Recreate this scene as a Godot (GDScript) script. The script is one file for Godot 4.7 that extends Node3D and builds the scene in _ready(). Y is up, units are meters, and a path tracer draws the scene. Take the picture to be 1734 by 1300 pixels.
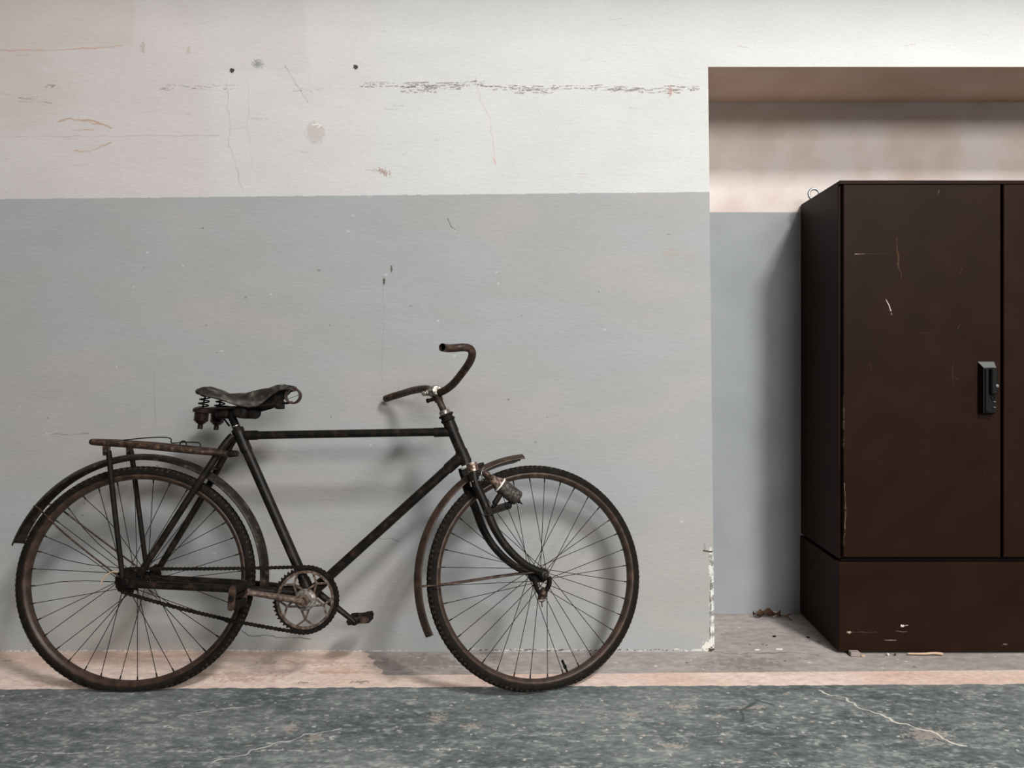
extends Node3D

# ---------------------------------------------------------------- mesh helpers

class Shape:
	var st := SurfaceTool.new()
	var planar := Rect2()          # where it has size: UVs from x and y
	var use_uv := false
	var floor_uv := false
	var bend = null               # an optional change to every point

	func _init() -> void:
		st.begin(Mesh.PRIMITIVE_TRIANGLES)

	func vert(p: Vector3) -> void:
		if bend != null:
			p = bend.call(p)
		if use_uv:
			if floor_uv:
				st.set_uv(Vector2((p.x - planar.position.x) / planar.size.x, (p.z - planar.position.y) / planar.size.y))
			else:
				st.set_uv(Vector2((p.x - planar.position.x) / planar.size.x, 1.0 - (p.y - planar.position.y) / planar.size.y))
		st.add_vertex(p)

	func tri(a: Vector3, b: Vector3, c: Vector3) -> void:
		vert(a)
		vert(b)
		vert(c)

	func quad(a: Vector3, b: Vector3, c: Vector3, d: Vector3) -> void:
		tri(a, b, c)
		tri(a, c, d)

	# a flat convex polygon that faces "out"
	func poly(pts: Array, out: Vector3) -> void:
		st.set_smooth_group(-1)
		var n: Vector3 = (pts[1] - pts[0]).cross(pts[2] - pts[0])
		if n.dot(out) > 0.0:
			pts = pts.duplicate()
			pts.reverse()
		for i in range(1, pts.size() - 1):
			tri(pts[0], pts[i], pts[i + 1])

	# section points lie at centre + n * x + b * y, where n x b runs along the path
	func sweep(c: Array, n: Array, b: Array, section: Array, scales: Array, closed: bool, caps: bool, hard := false) -> void:
		var m := section.size()
		var rings := []
		for i in c.size():
			var ring := []
			for s in section:
				ring.append(c[i] + (n[i] * s.x + b[i] * s.y) * scales[i])
			rings.append(ring)
		var last := c.size() if closed else c.size() - 1
		for i in last:
			var r0: Array = rings[i]
			var r1: Array = rings[(i + 1) % c.size()]
			for j in m:
				st.set_smooth_group(j + 2 if hard else 1)
				var k := (j + 1) % m
				quad(r0[j], r1[j], r1[k], r0[k])
		if caps and not closed:
			var t0: Vector3 = n[0].cross(b[0])
			var t1: Vector3 = n[-1].cross(b[-1])
			fan(rings[0], c[0], -t0)
			fan(rings[-1], c[-1], t1)

	func fan(ring: Array, mid: Vector3, out: Vector3) -> void:
		st.set_smooth_group(-1)
		for j in ring.size():
			var a: Vector3 = ring[j]
			var b: Vector3 = ring[(j + 1) % ring.size()]
			if (a - mid).cross(b - mid).dot(out) > 0.0:
				tri(mid, b, a)
			else:
				tri(mid, a, b)

	static func circle(sides: int, r := 1.0, flat := 1.0) -> Array:
		var out := []
		for j in sides:
			out.append(Vector2(cos(TAU * j / sides) * r, sin(TAU * j / sides) * r * flat))
		return out

	func tube(path: Array, radii: Array, sides := 12, caps := true, flat := 1.0, up := Vector3.ZERO) -> void:
		var ns := []
		var bs := []
		var n := Vector3.ZERO
		for i in path.size():
			var t: Vector3 = (path[mini(i + 1, path.size() - 1)] - path[maxi(i - 1, 0)]).normalized()
			if i == 0:
				n = up if up != Vector3.ZERO else (Vector3(0, 0, 1) if absf(t.z) < 0.9 else Vector3(0, 1, 0))
			n = (n - t * n.dot(t)).normalized()
			ns.append(n)
			bs.append(t.cross(n))
		var rr := radii
		if radii.size() == 1:
			rr = []
			for i in path.size():
				rr.append(radii[0])
		elif radii.size() == 2 and path.size() != 2:
			rr = []
			for i in path.size():
				rr.append(lerpf(radii[0], radii[1], float(i) / (path.size() - 1)))
		sweep(path, ns, bs, circle(sides, 1.0, flat), rr, false, caps)

	# profile: Vector2(height along the axis, radius)
	func lathe(o: Vector3, dir: Vector3, profile: Array, sides := 20, smooth := false, open := false) -> void:
		var a := dir.normalized()
		var n := (Vector3(0, 0, 1) if absf(a.z) < 0.9 else Vector3(0, 1, 0))
		n = (n - a * n.dot(a)).normalized()
		var b := a.cross(n)
		var rings := []
		for p in profile:
			var ring := []
			for s in circle(sides):
				ring.append(o + a * p.x + (n * s.x + b * s.y) * p.y)
			rings.append(ring)
		for i in profile.size() - 1:
			st.set_smooth_group(1 if smooth else i + 2)
			for j in sides:
				var k := (j + 1) % sides
				quad(rings[i][j], rings[i + 1][j], rings[i + 1][k], rings[i][k])
		if profile[0].y > 0.0001 and not open:
			fan(rings[0], o + a * profile[0].x, -a)
		if profile[-1].y > 0.0001:
			fan(rings[-1], o + a * profile[-1].x, a)

	# a box with chamfered edges; x, y, z are its half axes
	func box(at: Vector3, half: Vector3, bevel := 0.001, turn := Basis()) -> void:
		var h := half
		var P := func(axis: int, s: Vector3) -> Vector3:
			var v := Vector3()
			for k in 3:
				v[k] = s[k] * (h[k] if k == axis else h[k] - bevel)
			return at + turn * v
		for axis in 3:
			var u := (axis + 1) % 3
			var w := (axis + 2) % 3
			for sgn in [-1.0, 1.0]:
				var pts := []
				for c in [[-1.0, -1.0], [1.0, -1.0], [1.0, 1.0], [-1.0, 1.0]]:
					var s := Vector3()
					s[axis] = sgn
					s[u] = c[0]
					s[w] = c[1]
					pts.append(P.call(axis, s))
				var o := Vector3()
				o[axis] = sgn
				poly(pts, turn * o)
			# edges along "axis"
			for su in [-1.0, 1.0]:
				for sw in [-1.0, 1.0]:
					var s0 := Vector3()
					s0[axis] = -1.0
					s0[u] = su
					s0[w] = sw
					var s1 := s0
					s1[axis] = 1.0
					var o2 := Vector3()
					o2[u] = su
					o2[w] = sw
					poly([P.call(u, s0), P.call(w, s0), P.call(w, s1), P.call(u, s1)], turn * o2)
		for sx in [-1.0, 1.0]:
			for sy in [-1.0, 1.0]:
				for sz in [-1.0, 1.0]:
					var s := Vector3(sx, sy, sz)
					poly([P.call(0, s), P.call(1, s), P.call(2, s)], turn * s)

	# eight corners: bottom four then top four, each going round
	func hexa(k: Array) -> void:
		var mid := Vector3()
		for p in k:
			mid += p / 8.0
		for f in [[0, 1, 2, 3], [4, 5, 6, 7], [0, 1, 5, 4], [1, 2, 6, 5], [2, 3, 7, 6], [3, 0, 4, 7]]:
			var pts := []
			var m := Vector3()
			for i in f:
				pts.append(k[i])
				m += k[i] / 4.0
			poly(pts, m - mid)

	# a flat outline (convex or star-shaped round "hub") given thickness along "deep"
	func plate(outline: Array, hub: Vector3, deep: Vector3) -> void:
		var front := []
		var back := []
		for p in outline:
			front.append(p + deep * 0.5)
			back.append(p - deep * 0.5)
		fan(front, hub + deep * 0.5, deep)
		fan(back, hub - deep * 0.5, -deep)
		for j in outline.size():
			var k := (j + 1) % outline.size()
			poly([front[j], front[k], back[k], back[j]], (outline[j] + outline[k]) * 0.5 - hub)

	func done() -> ArrayMesh:
		st.generate_normals()
		return st.commit()


var rng := RandomNumberGenerator.new()
var M := {}


func obj(called: String, s: Shape, mat: Material, parent: Node = null) -> MeshInstance3D:
	var o := MeshInstance3D.new()
	o.name = called
	o.mesh = s.done()
	o.material_override = mat
	o.cast_shadow = GeometryInstance3D.SHADOW_CASTING_SETTING_ON
	(parent if parent else self).add_child(o, true)
	return o


func tag(o: Node, label: String, category: String, group := "") -> void:
	o.set_meta("label", label)
	o.set_meta("category", category)
	if group:
		o.set_meta("group", group)


func struct(called: String, s: Shape, mat: Material, label: String, parent: Node = null) -> MeshInstance3D:
	var o := obj(called, s, mat, parent)
	if parent == null:
		o.set_meta("kind", "structure")
		o.set_meta("label", label)
	return o


func root_at(called: String, at: Vector3) -> Node3D:
	var n := Node3D.new()
	n.name = called
	n.position = at
	add_child(n, true)
	return n


func limb(called: String, parent: Node) -> Node3D:
	var n := Node3D.new()
	n.name = called
	parent.add_child(n, true)
	return n


func box_shape(lo: Vector3, hi: Vector3, bevel := 0.001) -> Shape:
	var s := Shape.new()
	s.box((lo + hi) * 0.5, (hi - lo) * 0.5, bevel)
	return s


# ---------------------------------------------------------------- textures

class Canvas:
	var w: int
	var h: int
	var px: PackedByteArray
	var area: Rect2        # metres: x, y of the lower left corner and size
	var noise: FastNoiseLite

	func _init(width: int, height: int, metres: Rect2) -> void:
		w = width
		h = height
		area = metres
		px.resize(w * h * 3)

	static func field(width: int, height: int, freq: float, octaves: int, number: int, across := 1.0, kind := FastNoiseLite.TYPE_SIMPLEX_SMOOTH) -> PackedByteArray:
		var n := FastNoiseLite.new()
		n.noise_type = kind
		n.seed = number
		n.frequency = freq
		n.fractal_octaves = octaves
		var im := n.get_image(maxi(8, int(width / across)), height, false, false, true)
		im.convert(Image.FORMAT_L8)
		if im.get_width() != width:
			im.resize(width, height, Image.INTERPOLATE_CUBIC)
		return im.get_data()

	func spot(x: int, y: int, c: Color, a: float) -> void:
		if x < 0 or y < 0 or x >= w or y >= h or a <= 0.0:
			return
		var i := (y * w + x) * 3
		px[i] = int(lerpf(px[i], c.r * 255.0, a))
		px[i + 1] = int(lerpf(px[i + 1], c.g * 255.0, a))
		px[i + 2] = int(lerpf(px[i + 2], c.b * 255.0, a))

	func at(p: Vector2) -> Vector2:
		return Vector2((p.x - area.position.x) / area.size.x * w, (1.0 - (p.y - area.position.y) / area.size.y) * h)

	# a ragged patch: radii in metres, "rough" how torn its outline is
	func patch(p: Vector2, r: Vector2, c: Color, a: float, rough := 0.5, grain := 60.0, number := 1, tilt := 0.0) -> void:
		var n := FastNoiseLite.new()
		n.seed = number
		n.frequency = 1.0
		n.fractal_octaves = 3
		var q := at(p)
		var kx := area.size.x / w
		var ky := area.size.y / h
		var reach := maxf(r.x, r.y) * (1.0 + rough)
		for y in range(int(q.y - reach / ky), int(q.y + reach / ky) + 1):
			for x in range(int(q.x - reach / kx), int(q.x + reach / kx) + 1):
				var d := Vector2((x - q.x) * kx, (y - q.y) * ky).rotated(tilt)
				var e := sqrt(d.x * d.x / (r.x * r.x) + d.y * d.y / (r.y * r.y)) + n.get_noise_2d(d.x * grain, d.y * grain) * rough * 1.6
				if e < 1.0:
					spot(x, y, c, a * minf(1.0, (1.0 - e) * 6.0))

	# a scratch or crack through points, with a wobble
	func line(pts: Array, wide: float, c: Color, a: float, wobble := 0.0, number := 1, gaps := 0.0) -> void:
		var n := FastNoiseLite.new()
		n.seed = number
		n.frequency = 0.025
		n.fractal_octaves = 3
		var run := 0.0
		var half := wide * 0.5 * w / area.size.x
		for i in pts.size() - 1:
			var p: Vector2 = at(pts[i])
			var q: Vector2 = at(pts[i + 1])
			var len := p.distance_to(q)
			var side := (q - p).normalized().orthogonal()
			for k in int(len) + 1:
				run += 1.0
				if gaps > 0.0 and n.get_noise_2d(run * 5.0, 90.0) * 0.5 + 0.5 < gaps:
					continue
				var m := p.lerp(q, k / maxf(1.0, len)) + side * n.get_noise_2d(run, 0.0) * wobble * w / area.size.x
				var r := half * (0.7 + 0.6 * n.get_noise_2d(run, 30.0))
				for y in range(int(m.y - r - 1), int(m.y + r + 2)):
					for x in range(int(m.x - r - 1), int(m.x + r + 2)):
						spot(x, y, c, a * clampf(r + 0.5 - Vector2(x + 0.5, y + 0.5).distance_to(m), 0.0, 1.0))

	func texture() -> ImageTexture:
		return ImageTexture.create_from_image(Image.create_from_data(w, h, false, Image.FORMAT_RGB8, px))


func ramp_texture(size: int, freq: float, octaves: int, number: int, stops: Array, colors: Array) -> ImageTexture:
	var n := FastNoiseLite.new()
	n.seed = number
	n.frequency = freq
	n.fractal_octaves = octaves
	var g := n.get_seamless_image(size, size, false, false, 0.15, true)
	g.convert(Image.FORMAT_L8)
	var d := g.get_data()
	var gr := Gradient.new()
	gr.offsets = PackedFloat32Array(stops)
	gr.colors = PackedColorArray(colors)
	var table := []
	for i in 256:
		table.append(gr.sample(i / 255.0))
	var out := PackedByteArray()
	out.resize(size * size * 3)
	for i in d.size():
		var c: Color = table[d[i]]
		out[i * 3] = int(c.r * 255.0)
		out[i * 3 + 1] = int(c.g * 255.0)
		out[i * 3 + 2] = int(c.b * 255.0)
	return ImageTexture.create_from_image(Image.create_from_data(size, size, false, Image.FORMAT_RGB8, out))


func grey_texture(size: int, freq: float, octaves: int, number: int) -> ImageTexture:
	return ramp_texture(size, freq, octaves, number, [0.0, 1.0], [Color.BLACK, Color.WHITE])


func c8(r: int, g: int, b: int) -> Color:
	return Color8(r, g, b)


func worn(called: String, stops: Array, colors: Array, number: int, scale: float, rough: float, metal: float, spec: float, relief := 0.0) -> StandardMaterial3D:
	var m := StandardMaterial3D.new()
	m.resource_name = called
	m.albedo_texture = ramp_texture(256, 0.018, 5, number, stops, colors)
	m.uv1_triplanar = true
	m.uv1_scale = Vector3.ONE * scale
	m.roughness = rough
	m.metallic = metal
	m.metallic_specular = spec
	if relief > 0.0:
		m.heightmap_enabled = true
		m.heightmap_texture = M.grain
		m.heightmap_scale = relief
	return m


# the wall's plane: x -2.05 .. 1.75, y 0 .. 2.36
const WALL := Rect2(-2.05, 0.0, 3.8, 2.36)
const EDGE_TOP := 0.5587        # the wall's right-hand corner leans a little
const EDGE_LOW := 0.5815
const LINTEL := 2.0564


func dado(x: float) -> float:
	return 1.591 + 0.01 * (x + 1.93)


func wall_texture() -> ImageTexture:
	var cv := Canvas.new(2048, 1272, WALL)
	var big := Canvas.field(2048, 1272, 0.0035, 3, 11, 2.0)
	var cloud := Canvas.field(2048, 1272, 0.012, 4, 12, 2.5)
	var fine := Canvas.field(2048, 1272, 0.16, 3, 13, 3.0)
	var dots := Canvas.field(2048, 1272, 0.22, 2, 14)
	var edge := Canvas.field(2048, 8, 0.05, 4, 15)
	var px := cv.px
	for y in 1272:
		var my := 2.36 - (y + 0.5) / 1272.0 * 2.36
		for x in 2048:
			var mx := -2.05 + (x + 0.5) / 2048.0 * 3.8
			var i := y * 2048 + x
			var b := big[i] / 255.0 - 0.5
			var c := cloud[i] / 255.0 - 0.5
			var f := fine[i] / 255.0 - 0.5
			var d := dots[i] / 255.0 - 0.5
			var r: float
			var g: float
			var bl: float
			if my > dado(mx) + (edge[x] / 255.0 - 0.5) * 0.002:
				# whitewash; older cream and pink coats on the left, in repainted fields
				r = 0.826
				g = 0.822
				bl = 0.816
				var wob := c * 0.10
				var lilac := clampf((-1.12 + wob - mx) * 9.0, 0.0, 1.0) * 0.8
				lilac = maxf(lilac, 0.7 * clampf((my - 2.02 - b * 0.03) * 60.0, 0.0, 1.0) * clampf((-0.84 + c * 0.04 - mx) * 40.0, 0.0, 1.0))
				lilac = maxf(lilac, clampf((-0.55 + wob - mx) * 6.0, 0.0, 1.0) * 0.3)
				r += lilac * -0.022
				g += lilac * -0.052
				bl += lilac * -0.048
				var beige := 0.0
				beige = 0.9 * clampf((-1.452 + c * 0.02 - mx) * 60.0, 0.0, 1.0) * clampf((my - 2.12 - b * 0.03) * 40.0, 0.0, 1.0)
				beige = maxf(beige, 0.6 * clampf((-1.68 + c * 0.3 - mx) * 14.0, 0.0, 1.0) * clampf((my - 1.84 - c * 0.15) * 14.0, 0.0, 1.0))
				r += beige * -0.018
				g += beige * -0.026
				bl += beige * -0.050
				var k := c * 0.022 + f * 0.020 + b * 0.02
				r += k
				g += k
				bl += k
				if d > 0.33:
					r -= 0.05
					g -= 0.055
					bl -= 0.05
			else:
				r = 0.652
				g = 0.656
				bl = 0.655
				var pink := clampf((b + c * 0.5 - 0.06) * 12.0, 0.0, 1.0)
				r += pink * 0.013
				g += pink * -0.002
				bl += pink * -0.010
				var blue := clampf((-b + c * 0.4 - 0.10) * 9.0, 0.0, 1.0)
				r -= blue * 0.008
				bl += blue * 0.008
				var k2 := c * 0.022 + f * 0.020
				r += k2
				g += k2
				bl += k2
				if d > 0.38:
					r += 0.05
					g += 0.05
					bl += 0.05
				elif d < -0.40:
					r -= 0.05
					g -= 0.05
					bl -= 0.05
			i *= 3
			px[i] = clampi(int(r * 255.0), 0, 255)
			px[i + 1] = clampi(int(g * 255.0), 0, 255)
			px[i + 2] = clampi(int(bl * 255.0), 0, 255)
	cv.px = px
	var dark := c8(105, 96, 90)
	# two drill holes and a scuffed fixing
	for p in [Vector2(-1.117, 2.044), Vector2(-0.682, 2.056)]:
		cv.patch(p, Vector2(0.0085, 0.0085), c8(60, 52, 46), 0.9, 0.35, 160.0, 3)
	cv.patch(Vector2(-1.026, 2.068), Vector2(0.016, 0.013), c8(120, 128, 128), 0.7, 0.9, 220.0, 4)
	# scraped horizontal band across the whitewash
	var k := 0
	for s in [[-0.55, 1.994, 0.12], [-0.40, 1.993, 0.10], [-0.46, 1.975, 0.06], [-0.37, 1.985, 0.07], [-0.27, 1.998, 0.05], [-0.12, 1.982, 0.10], [-0.06, 1.972, 0.07], [0.06, 1.984, 0.06], [0.22, 1.981, 0.09], [0.28, 1.975, 0.06], [0.40, 1.972, 0.07], [0.47, 1.981, 0.06], [-1.40, 1.985, 0.08], [-1.27, 1.983, 0.06], [-1.15, 1.985, 0.07], [-1.72, 1.985, 0.05], [-1.78, 1.94, 0.08], [-0.85, 1.976, 0.06]]:
		k += 1
		var old: bool = s[0] < -0.8
		for q in (7 if old else 16):
			var cx: float = s[0] + sin(q * 12.9 + k) * s[2] * 0.8
			var cy: float = s[1] + sin(q * 7.7 + k * 3.1) * 0.008
			var l: float = s[2] * (0.10 + 0.22 * absf(sin(q * 3.3 + k)))
			cv.line([Vector2(cx - l, cy), Vector2(cx + l, cy + 0.003 * sin(q * 5.0))], 0.0016 + 0.0022 * absf(sin(q * 2.2 + k)), dark, 0.30 if old else 0.55, 0.004, 60 + k * 20 + q, 0.46)
	cv.patch(Vector2(0.425, 1.972), Vector2(0.008, 0.016), c8(170, 120, 112), 0.5, 0.8, 120.0, 5)
	# brown water ring on the left
	cv.line([Vector2(-1.73, 1.862), Vector2(-1.69, 1.872), Vector2(-1.645, 1.872), Vector2(-1.60, 1.864), Vector2(-1.555, 1.848), Vector2(-1.54, 1.838)], 0.007, c8(188, 160, 138), 0.75, 0.012, 7)
	cv.line([Vector2(-1.64, 1.862), Vector2(-1.58, 1.855)], 0.005, c8(188, 160, 138), 0.6, 0.012, 9)
	cv.line([Vector2(-1.67, 1.762), Vector2(-1.61, 1.764), Vector2(-1.56, 1.776), Vector2(-1.54, 1.79)], 0.006, c8(194, 168, 148), 0.65, 0.010, 8)
	cv.line([Vector2(-1.68, 1.832), Vector2(-1.60, 1.834)], 0.004, c8(186, 150, 126), 0.55, 0.006, 10)
	cv.patch(Vector2(-1.43, 2.126), Vector2(0.008, 0.020), c8(180, 164, 146), 0.6, 0.6, 90.0, 12)
	cv.patch(Vector2(-1.27, 2.12), Vector2(0.006, 0.016), c8(186, 172, 158), 0.5, 0.6, 90.0, 13)
	# a filled plug hole with a pale rim
	cv.patch(Vector2(-0.823, 1.825), Vector2(0.033, 0.042), c8(192, 183, 180), 0.7, 0.25, 60.0, 14)
	cv.line([Vector2(-0.832, 1.853), Vector2(-0.812, 1.857), Vector2(-0.802, 1.850), Vector2(-0.815, 1.843)], 0.006, c8(238, 232, 226), 0.9, 0.004, 15)
	# a star-shaped scuff, fine cracks, a red trickle
	cv.patch(Vector2(-0.582, 1.688), Vector2(0.020, 0.008), c8(150, 112, 104), 0.55, 1.0, 90.0, 16, -0.5)
	cv.line([Vector2(-0.62, 1.698), Vector2(-0.585, 1.688), Vector2(-0.57, 1.672)], 0.003, c8(140, 108, 100), 0.6, 0.006, 17)
	cv.line([Vector2(-0.26, 2.02), Vector2(-0.245, 1.94), Vector2(-0.21, 1.88), Vector2(-0.20, 1.80), Vector2(-0.195, 1.74)], 0.0022, c8(176, 160, 150), 0.7, 0.008, 18)
	cv.line([Vector2(-0.195, 1.735), Vector2(-0.19, 1.715)], 0.006, c8(206, 170, 160), 0.6, 0.004, 19)
	cv.line([Vector2(-1.135, 2.0), Vector2(-1.12, 1.85), Vector2(-1.13, 1.78), Vector2(-1.09, 1.68), Vector2(-1.08, 1.61)], 0.0028, c8(178, 164, 160), 0.6, 0.010, 20)
	cv.line([Vector2(-1.065, 2.03), Vector2(-1.055, 1.98), Vector2(-1.06, 1.85), Vector2(-1.045, 1.70)], 0.0024, c8(186, 172, 168), 0.5, 0.008, 21)
	cv.line([Vector2(-1.93, 2.115), Vector2(-1.70, 2.115), Vector2(-1.50, 2.13)], 0.005, c8(196, 158, 140), 0.45, 0.006, 22)
	cv.line([Vector2(-0.93, 2.06), Vector2(-0.88, 1.98), Vector2(-0.85, 1.93)], 0.0025, dark, 0.4, 0.004, 23)
	cv.line([Vector2(-1.95, 1.811), Vector2(-1.60, 1.812), Vector2(-1.16, 1.815)], 0.003, c8(176, 160, 154), 0.45, 0.004, 24)
	# marks in the grey coat
	cv.line([Vector2(-0.357, 1.522), Vector2(-0.345, 1.497), Vector2(-0.332, 1.482)], 0.0045, c8(84, 86, 86), 0.85, 0.003, 40)
	cv.line([Vector2(-0.353, 1.514), Vector2(-0.338, 1.486), Vector2(-0.330, 1.476)], 0.004, c8(208, 210, 208), 0.7, 0.002, 41)
	cv.patch(Vector2(-0.583, 1.305), Vector2(0.0045, 0.014), c8(66, 64, 60), 0.85, 0.5, 120.0, 42)
	cv.patch(Vector2(-0.556, 1.347), Vector2(0.004, 0.012), c8(80, 78, 74), 0.75, 0.5, 120.0, 43)
	cv.line([Vector2(-0.583, 1.29), Vector2(-0.585, 1.12), Vector2(-0.59, 0.95)], 0.0022, c8(132, 134, 133), 0.55, 0.006, 44)
	cv.line([Vector2(-1.39, 0.98), Vector2(-1.385, 0.80)], 0.0022, c8(132, 134, 133), 0.55, 0.004, 45)
	cv.line([Vector2(-1.75, 0.765), Vector2(-1.68, 0.764), Vector2(-1.62, 0.766)], 0.0035, c8(112, 114, 112), 0.7, 0.004, 46)
	cv.line([Vector2(-1.77, 0.767), Vector2(-1.74, 0.766)], 0.004, c8(214, 214, 210), 0.8, 0.002, 47)
	cv.line([Vector2(-1.08, 0.075), Vector2(-1.06, 0.058), Vector2(-0.98, 0.056), Vector2(-0.90, 0.048), Vector2(-0.84, 0.046)], 0.0035, c8(96, 98, 97), 0.8, 0.008, 48)
	cv.line([Vector2(-0.60, 0.40), Vector2(-0.55, 0.395), Vector2(-0.53, 0.385)], 0.003, c8(112, 114, 114), 0.7, 0.006, 49)
	cv.patch(Vector2(0.43, 1.40), Vector2(0.03, 0.016), c8(176, 158, 148), 0.45, 0.9, 60.0, 50)
	cv.patch(Vector2(0.49, 1.39), Vector2(0.016, 0.012), c8(176, 158, 148), 0.4, 0.9, 60.0, 51)
	var r := RandomNumberGenerator.new()
	r.seed = 5
	for n in 46:
		var p := Vector2(r.randf_range(-1.95, 0.5), r.randf_range(0.2, 1.55))
		var pale := r.randf() < 0.5
		cv.patch(p, Vector2(r.randf_range(0.002, 0.006), r.randf_range(0.002, 0.0035)), c8(206, 206, 202) if pale else c8(118, 118, 116), 0.8, 0.8, 260.0, n)
	for n in 40:
		var p := Vector2(r.randf_range(-1.95, 1.6), r.randf_range(1.66, 2.3))
		cv.line([p, p + Vector2(r.randf_range(0.01, 0.06), r.randf_range(-0.008, 0.008))], 0.0025, c8(150, 140, 134), r.randf_range(0.2, 0.55), 0.005, 100 + n, 0.4)
	# the corner's broken edge, its bared white plaster, and crumbs along the foot of the wall
	for n in 70:
		var yy := r.randf_range(0.005, 0.355)
		var ex := lerpf(EDGE_LOW, EDGE_TOP, yy / LINTEL)
		cv.patch(Vector2(ex - r.randf_range(0.0, 0.012), yy), Vector2(r.randf_range(0.003, 0.008), r.randf_range(0.004, 0.014)), c8(226, 226, 220) if r.randf() < 0.7 else c8(140, 140, 134), 0.9, 0.7, 150.0, 200 + n)
	cv.line([Vector2(0.567, 0.015), Vector2(0.566, 0.17), Vector2(0.568, 0.25)], 0.003, c8(60, 56, 52), 0.8, 0.004, 70, 0.42)
	cv.line([Vector2(0.543, 0.355), Vector2(0.555, 0.352), Vector2(0.574, 0.349)], 0.006, c8(78, 72, 66), 0.9, 0.008, 71)
	cv.line([Vector2(0.545, 0.38), Vector2(0.549, 0.355)], 0.003, c8(96, 92, 88), 0.8, 0.004, 72)
	cv.patch(Vector2(0.56, 0.018), Vector2(0.022, 0.020), c8(230, 224, 216), 0.95, 0.6, 70.0, 73)
	cv.patch(Vector2(0.568, 0.008), Vector2(0.012, 0.008), c8(64, 48, 40), 0.9, 0.6, 120.0, 74)
	cv.line([Vector2(-0.35, 0.005), Vector2(0.0, 0.006), Vector2(0.3, 0.004), Vector2(0.55, 0.008)], 0.007, c8(214, 212, 206), 0.75, 0.008, 75, 0.52)
	cv.line([Vector2(-0.25, 0.004), Vector2(0.0, 0.006), Vector2(0.2, 0.004), Vector2(0.5, 0.006)], 0.004, c8(70, 64, 60), 0.8, 0.005, 76, 0.55)
	cv.line([Vector2(-2.0, 0.003), Vector2(-1.2, 0.004), Vector2(-0.5, 0.003)], 0.006, c8(214, 206, 198), 0.7, 0.004, 77, 0.5)
	return cv.texture()


func wall_relief() -> ImageTexture:
	var w := 2048
	var h := 1272
	var strokes := Canvas.field(w, h, 0.15, 3, 21, 5.0)
	var lumps := Canvas.field(w, h, 0.03, 4, 22, 1.8)
	var broad := Canvas.field(w, h, 0.006, 2, 23)
	var px := PackedByteArray()
	px.resize(w * h * 3)
	for i in w * h:
		var v := clampi(int(strokes[i] * 0.38 + lumps[i] * 0.34 + broad[i] * 0.28), 0, 255)
		px[i * 3] = v
		px[i * 3 + 1] = v
		px[i * 3 + 2] = v
	var cv := Canvas.new(8, 8, WALL)
	cv.w = w
	cv.h = h
	cv.px = px
	for p in [Vector2(-1.117, 2.044), Vector2(-0.682, 2.056)]:
		cv.patch(p, Vector2(0.009, 0.009), Color.BLACK, 1.0, 0.2, 100.0, 3)
	for p in [Vector2(-0.984, 0.984), Vector2(-1.735, 1.245), Vector2(-0.984, 1.27), Vector2(-1.31, 1.09)]:
		cv.patch(p, Vector2(0.009, 0.009), Color.WHITE, 0.35, 0.1, 60.0, 4)
	cv.line([Vector2(-0.357, 1.522), Vector2(-0.345, 1.497), Vector2(-0.332, 1.482)], 0.006, Color.BLACK, 0.7, 0.003, 40)
	cv.line([Vector2(-1.08, 0.075), Vector2(-1.06, 0.058), Vector2(-0.98, 0.056), Vector2(-0.90, 0.048), Vector2(-0.84, 0.046)], 0.004, Color.BLACK, 0.7, 0.008, 48)
	var r := RandomNumberGenerator.new()
	r.seed = 6
	for n in 90:
		var yy := r.randf_range(0.005, 0.355)
		cv.patch(Vector2(0.58 - r.randf_range(0.0, 0.016), yy), Vector2(r.randf_range(0.003, 0.008), r.randf_range(0.004, 0.012)), Color.BLACK, 0.6, 0.7, 150.0, 300 + n)
	return cv.texture()


# the floor: x -2.1 .. 1.9, z -0.45 .. 0.85, drawn with its far side up
const FLOOR := Rect2(-2.1, -0.85, 4.0, 1.3)


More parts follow.
